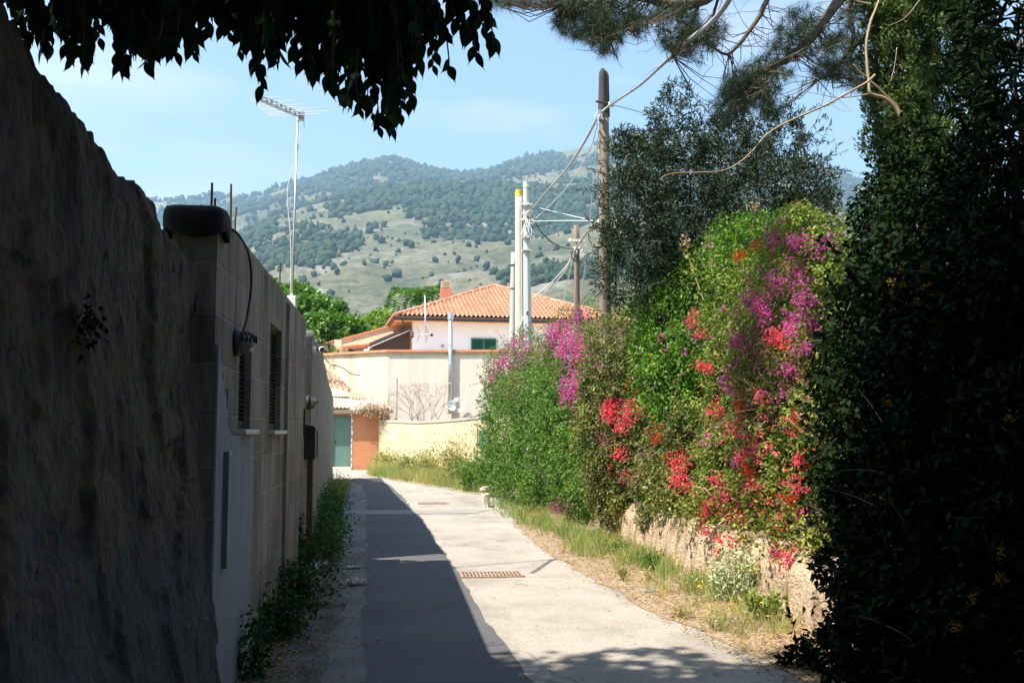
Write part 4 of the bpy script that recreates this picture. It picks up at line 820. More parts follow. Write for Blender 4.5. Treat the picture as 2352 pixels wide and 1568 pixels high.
cable([(1228, 510, 29.1), (1245, 535, 29.6), (1270, 558, 30.5), (1295, 569, 31.6), (1318, 571, 32.7)], .026, M_wireD, 'dark slack cable between the octagonal pole and the small wooden pole')
cable([(1385, 500, 22), (1360, 520, 25), (1340, 545, 29), (1320, 578, 32.6), (1300, 620, 36), (1270, 655, 42), (1235, 690, 49)], .04, M_wire, 'thick pale cable passing the small wooden pole towards the tiled roof')
cable([(1320, 580, 32.6), (1300, 612, 36), (1265, 650, 42), (1225, 682, 49)], .028, M_wireL, 'thin cable beside the thick one heading towards the tiled roof')
cable([(1318, 585, 32.6), (1307, 630, 36), (1297, 680, 40), (1290, 720, 44)], .02, M_wireL, 'beaded wire dropping left of the small wooden pole')
cable([(1397, 240, 16.3), (1450, 252, 17), (1550, 282, 19), (1750, 330, 23), (1900, 385, 26), (2000, 400, 28)], .007, M_wireD, 'thin dark wire crossing the sky behind the olive tree')
cable([(1190, 800, 29.7), (1193, 760, 29.75), (1203, 730, 29.6), (1212, 716, 29.2)], .035, M_conc, 'thick cable looping between the two pale concrete poles near the hedge top')
# ============================================================ LOW RETAINING WALL ON THE RIGHT
M_tan = mat('eroded_tan_stone', [(.28, (.12, .08, .05)), (.40, (.30, .21, .13)), (.48, (.46, .34, .22)), (.6, (.50, .38, .25)), (.68, (.26, .18, .11)), (.8, (.44, .34, .23))], 5, .95, (1, 1, .25), 1., .04, fine=26, fineamt=.3)  # dark streak stops paint the shadows of the vertical erosion into the colour
yr = np.arange(4, 18.6, .05); vr = np.linspace(0, 1, 16); Yg, Vg = np.meshgrid(yr, vr); tz = .60+.07*(fbm(np.stack([Yg.ravel()*2, Yg.ravel()*0, Yg.ravel()*0], 1), 4)-.5); Zg = Vg.ravel()*tz
pp = np.stack([Yg.ravel()*0, Yg.ravel(), Zg*.5], 1); fx = 3.55-.12*(fbm(pp*4, 5)-.5)-.16*(fbm(np.stack([pp[:, 0], pp[:, 1]*8, pp[:, 2]*2.2], 1), 3)-.5)-.05*(fbm(pp*13, 3)-.5)+.12*Vg.ravel()**6-.05*(1-Vg.ravel())
VF = np.stack([fx, Yg.ravel(), Zg], 1); back = VF.copy(); back[:, 0] = 3.95; nr1, nc1 = Yg.shape; nb = len(VF); ii = (np.arange(nr1-1)[:, None]*nc1+np.arange(nc1-1)[None]).ravel(); Fq = np.stack([ii, ii+nc1, ii+nc1+1, ii+1], 1)
tops = (nr1-1)*nc1+np.arange(nc1-1); Ft = np.stack([tops, tops+nb, tops+1+nb, tops+1], 1)
o = npmesh('retaining_wall', np.concatenate([VF, back]), np.concatenate([Fq, Ft]), M_tan); tag(o, 'low eroded tan stone wall beneath the flowering hedge', 'wall')
# ============================================================ VEGETATION
def E(px, py, Y, r): p = P(px, py, Y); return ((p.x, p.y, p.z), r)
M_bark = mat('bark', [(.3, (.06, .045, .035)), (.7, (.16, .12, .09))], 5, .95, (1, 1, .3), .8, .02)
M_twig = mat('tan_twig', [(.3, (.28, .20, .12)), (.7, (.42, .32, .2))], 6, .8, bumpk=.2)
M_jas = leafmat('jasmine_leaf', [(.05, .13, .016), (.085, .19, .026), (.15, .27, .045), (.035, .09, .015)], .3, .5, .25)
M_jas2 = leafmat('fresh_leaf', [(.045, .14, .012), (.085, .22, .018), (.15, .33, .03), (.035, .10, .012)], .3, .45, .3)
M_bou = leafmat('bougainvillea_leaf', [(.13, .19, .03), (.23, .28, .05), (.36, .36, .09), (.09, .14, .03), (.28, .18, .08)], .3, .5, .25)
M_boud = leafmat('dull_leaf', [(.08, .13, .03), (.13, .19, .045), (.22, .21, .08), (.16, .09, .06)], .28, .5, .25)
M_mag = leafmat('magenta_bract', [(.52, .09, .42), (.66, .16, .54), (.42, .05, .32), (.72, .26, .62)], .4, .6, .2)
M_mau = leafmat('faded_bract', [(.40, .13, .25), (.34, .10, .18), (.48, .20, .32)], .4, .6, .2)
M_red = leafmat('coral_bract', [(.78, .09, .20), (.85, .22, .38), (.68, .05, .13), (.84, .17, .22)], .4, .6, .2)
M_org = leafmat('orange_red_bract', [(.62, .05, .02), (.72, .09, .03), (.5, .02, .02)], .4, .6, .2)
M_yfl = leafmat('yellow_flower', [(.75, .5, .02), (.8, .6, .04), (.8, .35, .03)], .3, .6, .2)
M_lan = leafmat('shaded_lantana_flower', [(.32, .18, .015), (.36, .23, .02), (.36, .12, .015)], .2, .7, .1)  # flower yellow darkened in the colour for the shade it stands in
M_pinkfl = leafmat('purple_flower', [(.42, .05, .34), (.5, .09, .4)], .3, .6, .2)
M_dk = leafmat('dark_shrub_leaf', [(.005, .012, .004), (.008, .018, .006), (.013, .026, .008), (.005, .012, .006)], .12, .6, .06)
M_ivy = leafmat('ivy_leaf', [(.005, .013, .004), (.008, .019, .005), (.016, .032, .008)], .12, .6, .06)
M_oli = leafmat('olive_leaf', [(.022, .042, .022), (.04, .065, .035), (.07, .10, .055), (.018, .032, .018)], .12, .5, .3)
M_pine = leafmat('pine_needle', [(.012, .030, .010), (.02, .043, .013), (.042, .062, .018)], .15, .5, .3)
M_cyp = leafmat('cypress_scale', [(.06, .11, .03), (.10, .155, .04), (.17, .21, .06)], .25, .6)
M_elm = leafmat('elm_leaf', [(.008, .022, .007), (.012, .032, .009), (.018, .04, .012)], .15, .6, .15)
M_tree = leafmat('broad_leaf', [(.05, .14, .015), (.085, .20, .02), (.13, .27, .03), (.04, .11, .015)], .3)
M_grass = leafmat('dry_grass', [(.36, .34, .14), (.45, .38, .18), (.24, .30, .08), (.5, .42, .24)], .35, .6)
M_gras2 = leafmat('green_weed', [(.16, .24, .06), (.24, .30, .10), (.34, .36, .15), (.12, .2, .05)], .35, .6)
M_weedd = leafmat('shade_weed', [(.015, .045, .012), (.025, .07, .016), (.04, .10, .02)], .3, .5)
M_gray = leafmat('silver_leaf', [(.34, .40, .26), (.42, .47, .33), (.28, .34, .2)], .25, .6)
M_litter = leafmat('leaf_litter', [(.30, .18, .08), (.42, .30, .14), (.22, .12, .06), (.5, .4, .22)], .1, .8)
def plant(name, loc, label, cat_, group=None): return empty(name, loc, label, cat_, group)
def stems(parent, ells, base, m=M_bark, r=.03, seed=0): return branches(parent, 'stems', m, base, [e[0] for e in ells], r, seed)
def cluster_pts(n, ells, spots, zmin=.3):
    """flower cluster centres on the shell near the given photo spots (world pts with radius)"""
    p, d = shell(ells, n*1, depth=.02, lump=.3, inner=.8); return p+d*.04
def spots(lst, Yf=None):
    """(px,py,Y,radius px,count) -> cluster centres scattered in a disc facing the lane"""
    o = []
    for px, py, Y, r, c in lst:
        for _ in range(c):
            a = RNG.random()*6.283; q = r*math.sqrt(RNG.random()); o.append(tuple(P(px+q*math.cos(a), py+q*math.sin(a), Y+RNG.normal()*.05)))
    return np.array(o)
def onfront(lst, ells, push=.0):
    """like spots, but slid along the view ray onto the plant's front surface"""
    C = np.array([e[0] for e in ells]); Q = np.array([e[1] if hasattr(e[1], '__len__') else (e[1],)*3 for e in ells]); o = []; org = np.array([0, 0, EYE])
    for px, py, r, c in lst:
        for _ in range(c):
            a = RNG.random()*6.283; q = r*math.sqrt(RNG.random()); d = ray(px+q*math.cos(a), py+q*math.sin(a)); d = d/np.linalg.norm(d)
            best = None
            for c_, q_ in zip(C, Q):
                u = (org-c_)/q_; w_ = d/q_; A = w_@w_; B = 2*u@w_; D_ = B*B-4*A*(u@u-1.0)
                if D_ > 0:
                    t = (-B-math.sqrt(D_))/(2*A)
                    if best is None or t < best: best = t
            if best is None:
                k = np.argmin([np.linalg.norm(np.cross(c_-org, d)) for c_ in C]); best = (C[k]-org)@d-.1
            o.append(org+d*(best-.03+push))
    return np.array(o)
def add_flowers(parent, pts, m, spread=.09, per=9, size=.036, name='flowers'):
    v, f = flowers(pts, spread*1.05, int(per*1.5), size*.72); return npmesh(name, v, f, m, parent)
def bush(name, label, cat_, ells, n, size, width, m, base, sprig=60, sprl=.35, spp=14, group=None, droop=.3, stem_r=.03, seed=1, lump=.3, freq=2.2, depth=.45, mtwig=None, zmin=.02):
    e = plant(name, base, label, cat_, group)
    foliage('foliage', ells, n, size, width, m, e, droop=droop, lump=lump, freq=freq, depth=depth, zmin=zmin)
    stems(e, ells, base, r=stem_r, seed=seed)
    if sprig:
        (v, f), mb = sprigs(ells, sprig, sprl, spp, size, width, zmin=zmin, lump=lump, freq=freq); npmesh('sprigs', v, f, m, e); mb.build('twigs', mtwig or M_twig, e)
    return e
# A green vine mass (left end of the hedge)
eA = [E(1178, 985, 25.5, .95), E(1150, 1060, 25, .75), E(1160, 940, 26, .75), E(1205, 900, 25, .8), E(1240, 940, 23, 1.0), E(1235, 1040, 22.5, .95), E(1190, 1110, 23, .7), E(1265, 1110, 20.5, .7), E(1300, 1000, 20, .9), E(1290, 920, 21, .8), E(1340, 1060, 18.4, .8), E(1330, 1140, 18, .55), E(1370, 1120, 17.4, .55), E(1290, 860, 21.5, .7), E(1225, 1150, 21, .4)]
bush('green_vine', 'dense bright green vine with fine leaves spilling over at the left end of the hedge', 'vine', eA, 52000, .075, .36, M_jas, Vector((3.5, 21, .0)), 90, .4, 16, seed=3)
# B magenta bougainvillea
eB = [E(1170, 850, 26.5, .75), E(1215, 800, 27, .6), E(1150, 890, 26.5, .55), E(1320, 770, 21.5, .65), E(1375, 745, 20.5, .55), E(1300, 820, 22, .55), E(1345, 850, 20.5, .8), E(1400, 820, 19.2, .8), E(1400, 900, 18.4, .7), E(1440, 760, 18.6, .6), E(1350, 920, 19.4, .55), E(1240, 830, 25.5, .6), E(1390, 950, 18, .5)]
eb = bush('bougainvillea', 'tall magenta flowering bougainvillea above the green vine near the pale poles', 'bougainvillea', eB, 20000, .06, .5, M_boud, Vector((4.1, 21, .5)), 70, .45, 12, seed=4)
fb_ = [(1190, 800, 24, 12), (1150, 840, 18, 10), (1175, 860, 30, 12), (1190, 905, 22, 10), (1215, 870, 16, 8), (1140, 880, 15, 6), (1330, 730, 16, 8), (1290, 775, 34, 24), (1330, 800, 26, 14), (1340, 840, 32, 26), (1320, 880, 26, 18), (1375, 850, 26, 18), (1310, 910, 18, 10), (1390, 800, 22, 8), (1290, 795, 25, 10), (1400, 745, 20, 5), (1250, 820, 16, 4), (1400, 870, 14, 6)]
fb_ = [(a, b, c*1.1, int(d*1.5)) for a, b, c, d in fb_]
add_flowers(eb, onfront(fb_, eB), M_mag, .12, 10, .055)
add_flowers(eb, onfront([(1330, 960, 30, 8), (1160, 880, 40, 14), (1380, 930, 30, 10), (1340, 770, 50, 14), (1400, 900, 30, 8)], eB+eA), M_mau, .13, 8, .045, 'faded_flowers')
# C bright green creeper in the middle
eC = [E(1505, 705, 14.4, .42), E(1540, 650, 14.2, .42), E(1590, 620, 14, .42), E(1540, 740, 13.8, .6), E(1590, 700, 13.6, .6), E(1560, 820, 13.3, .58), E(1530, 880, 13.2, .5), E(1560, 930, 13, .48), E(1640, 620, 13.3, .5), E(1700, 570, 12.6, .5), E(1760, 560, 12, .45), E(1700, 640, 12.2, .5), E(1620, 800, 12.6, .5), E(1500, 800, 13.8, .4), E(1800, 600, 11, .4)]
bush('green_creeper', 'glossy bright green creeper mounded in the middle of the hedge', 'creeper', eC, 26000, .055, .5, M_jas2, Vector((4.3, 13.3, .5)), 90, .25, 12, seed=5)
# D red bougainvillea mid left
eD = [E(1440, 900, 15.6, .6), E(1430, 980, 15.6, .6), E(1470, 1040, 14.8, .55), E(1500, 960, 14.3, .45), E(1420, 1060, 15.8, .5), E(1450, 1120, 15.2, .45), E(1520, 1110, 13.6, .45), E(1560, 1040, 12.9, .5), E(1580, 1120, 12.4, .4), E(1500, 1180, 13.8, .25), E(1480, 840, 15, .45), E(1590, 990, 12.5, .4), E(1400, 1130, 16.0, .4), E(1385, 1010, 15.4, .5), E(1395, 930, 15.4, .5), E(1400, 850, 15.3, .5), E(1410, 780, 15.2, .42), E(1385, 1090, 15.4, .45), E(1400, 1150, 15.5, .35), E(1390, 970, 15.3, .5), E(1390, 890, 15.3, .45)]
ed = bush('bougainvillea', 'coral red bougainvillea with dull leaves around the foot of the wooden pole', 'bougainvillea', eD, 30000, .055, .5, M_boud, Vector((3.95, 14.5, .5)), 60, .35, 12, seed=6)
add_flowers(ed, onfront([(1408, 940, 20, 22), (1425, 965, 20, 16), (1460, 940, 16, 16), (1440, 960, 14, 8), (1430, 1045, 12, 6), (1560, 1055, 24, 14), (1435, 910, 30, 6), (1560, 1100, 18, 12), (1395, 955, 10, 6)], eD), M_red, .075, 10, .038)
add_flowers(ed, onfront([(1510, 990, 18, 5), (1420, 1070, 30, 5), (1500, 1000, 20, 4), (1540, 1060, 18, 4)], eD), M_org, .06, 7, .034)
add_flowers(ed, onfront([(1390, 1010, 20, 6), (1450, 1090, 20, 8), (1290, 1160, 20, 8), (1270, 1170, 16, 6), (1480, 1040, 14, 3)], eD+eA), M_mau, .09, 8, .04, 'faded_flowers')
# E big right bougainvillea
eE = [E(1750, 660, 11.2, .5), E(1820, 600, 10.3, .45), E(1870, 560, 9.8, .4), E(1700, 750, 11.6, .5), E(1780, 760, 10.7, .55), E(1850, 700, 9.9, .5), E(1690, 850, 11.5, .5), E(1770, 860, 10.5, .55), E(1840, 830, 9.8, .45), E(1670, 950, 11.6, .45), E(1750, 960, 10.6, .5), E(1830, 950, 9.8, .45), E(1690, 1050, 11.2, .45), E(1770, 1060, 10.3, .45), E(1840, 1060, 9.6, .4), E(1640, 1120, 11.7, .35), E(1720, 1140, 10.7, .35), E(1800, 1150, 9.9, .35), E(1880, 620, 9.4, .4), E(1860, 1150, 9.3, .3), E(1880, 800, 9.2, .35), E(1880, 960, 9.0, .35), E(1640, 1020, 12, .35), E(1840, 520, 9.6, .3), E(1900, 700, 9., .35)]
ee = bush('bougainvillea', 'large olive leaved bougainvillea with pink and red bracts right of the creeper', 'bougainvillea', eE, 42000, .045, .55, M_bou, Vector((4.2, 10.5, .5)), 120, .3, 12, seed=7)
add_flowers(ee, onfront([(1745, 700, 22, 20), (1730, 690, 14, 8), (1760, 720, 16, 6), (1815, 730, 18, 8), (1850, 700, 14, 7), (1790, 550, 14, 5), (1770, 560, 8, 4), (1820, 560, 18, 6), (1850, 550, 12, 4), (1780, 650, 22, 8), (1690, 780, 14, 8), (1870, 690, 10, 4), (1815, 760, 14, 8), (1850, 800, 10, 5), (1815, 850, 12, 8), (1880, 570, 12, 4), (1835, 630, 20, 4), (1900, 560, 18, 4), (1690, 1060, 10, 4), (1620, 1010, 14, 4), (1670, 880, 14, 5), (1705, 770, 10, 4), (1870, 740, 10, 4)], eE), M_mag, .05, 8, .034)
add_flowers(ee, onfront([(1780, 770, 16, 7), (1800, 780, 14, 6), (1620, 840, 12, 7), (1640, 950, 12, 6), (1690, 990, 14, 4), (1750, 910, 16, 5), (1590, 740, 12, 8), (1600, 720, 8, 4), (1610, 765, 8, 4), (1720, 1050, 24, 8), (1640, 1170, 22, 14), (1660, 1130, 18, 14), (1690, 1180, 22, 14), (1650, 1100, 14, 10), (1620, 1200, 14, 10), (1840, 1060, 12, 6), (1840, 1110, 16, 8), (1800, 1200, 22, 8), (1720, 1120, 18, 10), (1850, 1180, 20, 6)], eE+eC), M_red, .055, 9, .034)
add_flowers(ee, onfront([(1740, 560, 16, 3), (1700, 590, 20, 4), (1830, 960, 14, 4), (1700, 930, 14, 4), (1720, 1080, 16, 6), (1780, 780, 18, 4), (1850, 1060, 14, 5), (1810, 1140, 20, 6), (1640, 930, 10, 3)], eE), M_org, .045, 8, .03, 'orange_flowers')
add_flowers(ee, onfront([(1700, 850, 60, 26), (1790, 820, 70, 30), (1760, 940, 70, 24), (1820, 650, 40, 12), (1720, 760, 50, 16), (1640, 960, 26, 10), (1770, 660, 40, 12), (1840, 600, 30, 8), (1700, 1000, 50, 12), (1830, 900, 40, 10), (1740, 1000, 40, 8)], eE), M_mau, .05, 6, .028, 'faded_flowers')
foliage('foliage', eC+eD, 12000, .045, .55, M_bou, ee, lump=.3, depth=.3)
foliage('foliage', eE, 9000, .05, .5, M_jas2, bpy.data.objects['green_creeper'], lump=.3, depth=.25)
foliage('foliage', eD+eB, 9000, .06, .36, M_jas, bpy.data.objects['green_vine'], lump=.3, depth=.25)
add_flowers(ee, onfront([(1800, 600, 90, 26), (1790, 700, 90, 26), (1700, 760, 70, 14), (1760, 860, 90, 18), (1560, 780, 60, 8)], eE+eC), M_mag, .04, 6, .034)
add_flowers(ee, onfront([(1720, 1080, 110, 22), (1800, 1000, 80, 12), (1700, 950, 80, 10)], eE), M_red, .035, 5, .032)
mb = MB(); st_ = onfront([(1760, 850, 150, 30)], eE)
for a in st_:
    a = Vector(a); dr = Vector((RNG.normal()*.5, RNG.normal()*.7-.1, RNG.normal()*.6+.2)).normalized(); q = [a+dr*.42*t+Vector((-.07*math.sin(t*3.1), 0, -.16*t*t)) for t in np.linspace(0, 1, 8)]; mb.tube(q, [.0038-.003*t for t in np.linspace(0, 1, 8)], 4, False)
mb.build('twigs', M_twig, ee)
# trailing sprays hanging over the low wall
tr = spots([(1585, 1120, 11.2, 16, 5), (1625, 1215, 10.8, 14, 6), (1655, 1240, 10.6, 10, 4), (1620, 1175, 10.9, 16, 8), (1690, 1235, 10., 16, 6), (1640, 1265, 10.6, 8, 3), (1655, 1280, 10.6, 6, 2), (1780, 1262, 9.0, 22, 8), (1820, 1275, 8.8, 20, 8), (1800, 1290, 8.9, 14, 5)])
e = plant('trailing_spray', (3.4, 10, .6), 'red flowering sprays trailing over the top of the low tan wall', 'bougainvillea'); add_flowers(e, tr, M_red, .045, 8, .032)
p_ = spots([(1640, 1170, 10.9, 55, 34), (1580, 1160, 11.6, 40, 22), (1520, 1150, 13, 40, 26), (1700, 1205, 10, 40, 14), (1800, 1215, 9., 50, 26), (1880, 1240, 8.6, 40, 30), (1740, 1300, 9.4, 12, 3), (1440, 1165, 15, 40, 44), (1400, 1190, 15.6, 24, 16)])
p_ = np.repeat(p_, 16, 0); p_ = p_+RNG.normal(size=p_.shape)*.09; v, f = leaves(p_, RNG.normal(size=p_.shape)+np.array([-.3, -.2, -.5]), .05*(.6+.8*RNG.random(len(p_))), .55); npmesh('foliage', v, f, M_bou, e)
branches(e, 'stems', M_twig, (3.95, 10.6, .75), [P(1585, 1120, 11.2), P(1625, 1215, 10.8), P(1690, 1235, 10.), P(1640, 1275, 10.6)], .012, 4); branches(e, 'stems', M_twig, (3.95, 8.9, .8), [P(1780, 1262, 9.0), P(1820, 1285, 8.8), P(1870, 1210, 8.8)], .012, 5)
eZ = [((4.6+.25*math.sin(y_*2), y_, z_), (.5, .8, .6)) for y_ in np.arange(8.6, 27, 1.0) for z_ in (.7, 1.5, 2.2)]  # leafy backing added behind the creepers so their gaps stay dark
bk = bush('dark_backing', 'added dark leafy backing that darkens the gaps between the flowering creepers', 'hedge', eZ, 38000, .13, .6, M_dk, Vector((4.7, 15, .5)), 0, seed=15, depth=.8)
# bare woody stems at the hedge foot, standing flower stalks
for i, (pts, l_) in enumerate((([(1700, 640, 11.9), (1722, 560, 11.9), (1735, 470, 11.9)], 'tallest dry flower stalk poking up from the hedge against the olive tree'), ([(1620, 700, 12.6), (1585, 600, 12.7), (1575, 550, 12.7)], 'left dry flower stalk above the green creeper'), ([(1650, 690, 12.3), (1635, 620, 12.4), (1630, 560, 12.4)], 'dry flower stalk with shrivelled head right of its slightly taller neighbour'))):
    q = spline([P(*p) for p in pts], 5); e = plant('dry_stalk', q[0], l_, 'flower stalk'); MB().tube(q, [.01-.0006*k for k in range(len(q))], 5).build('stem', M_twig, e)
    c = np.repeat(np.array([tuple(q[-1])]), 26, 0)+RNG.normal(size=(26, 3))*.035; v, f = leaves(c, RNG.normal(size=(26, 3))+np.array([0, 0, -.4]), .06, .45); npmesh('flower_head', v, f, leafmat('dried_flower', [(.38, .24, .20), (.5, .36, .3), (.28, .15, .12)], .2, .8), e)
    c = np.array([tuple(q[k]) for k in range(2, len(q)-2) for _ in range(3)])+RNG.normal(size=((len(q)-4)*3, 3))*.05; v, f = leaves(c, RNG.normal(size=c.shape)+np.array([0, 0, -.3]), .09, .7); npmesh('stalk_leaves', v, f, M_bou, e)
# olive tree behind the hedge
eO = [E(1555, 215, 14.2, .22), E(1550, 270, 14.2, .34), E(1560, 340, 14.2, .5), E(1500, 400, 14, .5), E(1440, 320, 14, .2), E(1460, 380, 14, .42), E(1470, 470, 13.8, .6), E(1570, 430, 14.4, .75), E(1660, 380, 14.4, .6), E(1680, 320, 14.6, .35), E(1750, 300, 14.5, .3), E(1800, 330, 14.2, .38), E(1780, 400, 14.2, .6), E(1840, 430, 14, .5), E(1850, 500, 13.8, .5), E(1720, 480, 14.2, .75), E(1600, 540, 14.2, .85), E(1480, 570, 13.8, .6), E(1450, 640, 13.8, .45), E(1560, 640, 14.4, .7), E(1780, 560, 13.8, .7), E(1880, 590, 13.5, .4), E(1660, 600, 14.5, .8), E(1810, 260, 14.2, .2), E(1440, 550, 13.8, .35), E(1425, 330, 13.9, .15)]
eo = plant('olive_tree', (5.0, 14.3, .5), 'grey green olive tree standing in shade behind the hedge', 'tree')
foliage('crown', eO, 42000, .085, .2, M_oli, eo, droop=-.25, rnd=.9, lump=.4, freq=2.4, depth=.75)
(v, f), mb = sprigs(eO, 260, .42, 22, .085, .2, droop=.2, up=.5); npmesh('sprigs', v, f, M_oli, eo); mb.build('twigs', M_bark, eo)
branches(eo, 'trunk', M_bark, (5.0, 14.4, .4), [e_[0] for e_ in eO if e_[1] > .4], .045, 9, wob=.12)
# cypress on the upper right
eY = [E(2075, 60, 10.6, (.50, .5, .55)), E(2060, 150, 10.6, (.40, .45, .4)), E(2095, -80, 10.6, (.6, .6, .7)), E(2060, 250, 10.6, (.34, .4, .4)), E(2090, 330, 10.6, (.45, .45, .5)), E(2110, 470, 10.6, (.45, .5, .7)), E(2130, 700, 10.6, (.6, .6, 1.1)), E(2160, 100, 10.8, (.6, .6, .8)), E(2150, -250, 10.6, (.55, .55, .9)), E(2065, 0, 10.4, (.38, .4, .4)), E(2190, 250, 10.9, (.5, .6, .8))]
ey = plant('cypress_tree', (5.7, 10.7, .5), 'sunlit yellow green cypress at the upper right beside the dark shrubs', 'tree')
foliage('crown', eY, 95000, .055, .38, M_cyp, ey, droop=-.6, rnd=.7, out=.7, lump=.5, freq=3.2, depth=.45)
branches(ey, 'trunk', M_bark, (5.75, 10.8, .5), [(5.75, 10.8, 6.8), eY[0][0], eY[1][0], eY[3][0]], .12, 2, wob=.05)
# pale dead branches in front of it
e = plant('dead_branch', P(1996, 190, 8.2), 'long bare tan branch arching out to the left under the pine', 'branch')
q = spline([P(*p, 8.2) for p in ((2010, 172), (1990, 190), (1950, 212), (1900, 240), (1850, 262), (1800, 285), (1760, 310), (1730, 345), (1700, 372), (1660, 392), (1600, 396), (1560, 397), (1530, 402), (1516, 412))], 5); MB().tube(q, [.011-.008*(i/len(q)) for i in range(len(q))], 7).build('main_branch', M_twig, e, True)
q = spline([P(*p, 8.2) for p in ((1995, 216), (1960, 222), (1920, 224), (1880, 216), (1830, 208))], 5); MB().tube(q, [.006-.004*(i/len(q)) for i in range(len(q))], 6).build('side_branch', M_twig, e, True)
e = plant('dead_vine', P(2005, 190, 8.3), 'bare twisted tan vine stem climbing up the cypress to the frame top', 'vine stem')
for pts, r_ in ((((2070, 270), (2055, 245), (2030, 225), (2000, 215), (1996, 190), (1992, 150), (1990, 100), (2000, 50), (2012, 20), (2030, -30)), .017), (((1995, 185), (2015, 200), (2040, 225), (2062, 245), (2070, 275)), .012), (((2001, 10), (1975, 5), (1950, -6)), .010), (((1996, 180), (1975, 165), (1960, 148)), .007), (((2060, 110), (2055, 150), (2045, 190)), .004), (((2120, -10), (2080, 40), (2040, 60)), .004)):
    q = spline([P(*p, 8.3) for p in pts], 5); MB().tube(q, [r_*(1-.4*i/len(q)) for i in range(len(q))], 7).build('stem', M_twig, e, True)
# pine with hanging boughs
pn_ = plant('pine_tree', (10, 11, .5), 'pine with long needled dark boughs reaching in from the upper right', 'tree')
limbs = [([(2250, -420, 10.5), (2100, -200, 10.5), (1990, -60, 10.4), (1929, 0, 10.3), (1902, 35, 10.3), (1875, 75, 10.2), (1835, 115, 10.1), (1813, 137, 10.), (1767, 153, 10), (1727, 172, 9.9), (1700, 200, 9.9)], .075), ([(1990, -60, 10.4), (1950, 20, 10.6), (1960, 80, 10.6), (1940, 130, 10.6), (1910, 170, 10.5), (1880, 184, 10.5)], .035), ([(2050, 20, 10.8), (1990, 80, 10.8), (1950, 120, 10.8), (1920, 160, 10.8)], .04), ([(1990, -300, 10.3), (1850, -150, 10.2), (1762, 0, 10), (1746, 35, 10), (1722, 70, 10), (1695, 105, 10), (1668, 125, 10), (1633, 107, 10), (1601, 94, 10)], .035), ([(2100, -500, 10.5), (1850, -260, 10), (1660, -40, 9.6), (1606, 3, 9.5), (1540, 12, 9.4), (1500, 0, 9.4), (1430, -10, 9.3), (1370, 5, 9.3), (1300, 10, 9.3)], .08), ([(1540, 12, 9.4), (1500, 40, 9.4), (1440, 60, 9.3), (1400, 90, 9.3)], .03), ([(1606, 3, 9.5), (1590, 50, 9.5), (1560, 90, 9.5), (1545, 130, 9.4)], .025), ([(1660, -40, 9.6), (1640, 30, 9.6), (1625, 80, 9.6)], .02)]
for pts, r_ in limbs:
    q = spline([P(*p) for p in pts], 5); MB().tube(q, [r_*(1-.75*i/len(q)) for i in range(len(q))], 8).build('limb', M_bark, pn_, True)
MB().tube([(10.2, 11, .4), (9.9, 11, 4), (9.3, 10.9, 7.5), (8.2, 10.6, 9.5), (6.5, 10.4, 10.2)], [.28, .24, .2, .15, .1], 10).build('trunk', M_bark, pn_, True)
reg = [(1330, 40, 60, 45, 9.3, 44), (1390, 80, 45, 45, 9.3, 34), (1300, 15, 40, 25, 9.3, 14), (1400, 30, 80, 40, 9.4, 44), (1470, 60, 20, 30, 9.4, 8), (1560, 60, 50, 55, 9.5, 38), (1600, 100, 45, 40, 9.5, 22), (1530, 20, 50, 20, 9.4, 14), (1640, 60, 40, 30, 9.6, 10), (1150, -5, 60, 16, 9.0, 16), (1220, -20, 50, 20, 9.1, 10), (1700, 200, 50, 40, 10, 38), (1680, 240, 40, 30, 10, 22), (1740, 230, 40, 40, 10, 22), (1760, 170, 60, 40, 10, 24), (1850, 90, 70, 40, 10.2, 26), (1830, 60, 40, 40, 10.2, 14), (1930, 130, 50, 50, 10.5, 34), (1960, 60, 40, 50, 10.6, 24), (1900, 160, 40, 30, 10.4, 14), (1960, 190, 30, 20, 10.5, 8), (1790, 120, 40, 30, 10, 10), (1860, 40, 60, 30, 10.2, 8), (1660, 270, 30, 20, 10, 8), (1770, 250, 30, 20, 10, 6)]
# boughs above the frame, the part of the crown that shades the olive
tufts = []
for x_, y_, rx, ry, Y_, n_ in reg:
    for _ in range(int(n_*2.1)):
        a = RNG.random()*6.283; q = math.sqrt(RNG.random()); tufts.append(tuple(P(x_+rx*q*math.cos(a), y_+ry*q*math.sin(a), Y_+RNG.normal()*.35)))
for _ in range(2600):
    tufts.append((RNG.uniform(-.5, 8.), RNG.uniform(8.0, 14.8), RNG.uniform(7.0, 10.2)))
tufts = np.array(tufts); tk = []
px_, py_ = proj_many(tufts); inreg = (py_ > -20); lo = np.arange(len(tufts)) >= len(tufts)-2600
tufts = tufts[~(lo & (py_ > -60))]
T = np.repeat(tufts, 50, 0); d = unit(RNG.normal(size=T.shape)+np.array([0, 0, -.35])); T = T+d*.01
nl = .13*(.6+.6*RNG.random(len(T))); v, f = leaves(T, d+RNG.normal(size=T.shape)*.1, nl, .026, NEED, NEEDF); npmesh('needles', v, f, M_pine, pn_)
mb = MB(); allp = [Vector(p) for q, _ in limbs for p in spline([P(*a) for a in q], 4)]; AP = np.array([tuple(a) for a in allp])
for t in tufts[~((proj_many(tufts)[1]) < -150)]:
    k = np.argmin(((AP-t)**2).sum(1)); a = allp[k]; b = Vector(t)
    if (b-a).length < 1.6: mb.tube([a, a.lerp(b, .5)+Vector((RNG.normal()*.05, RNG.normal()*.05, -.05+RNG.normal()*.05)), b], [.007, .005, .002], 3, False)
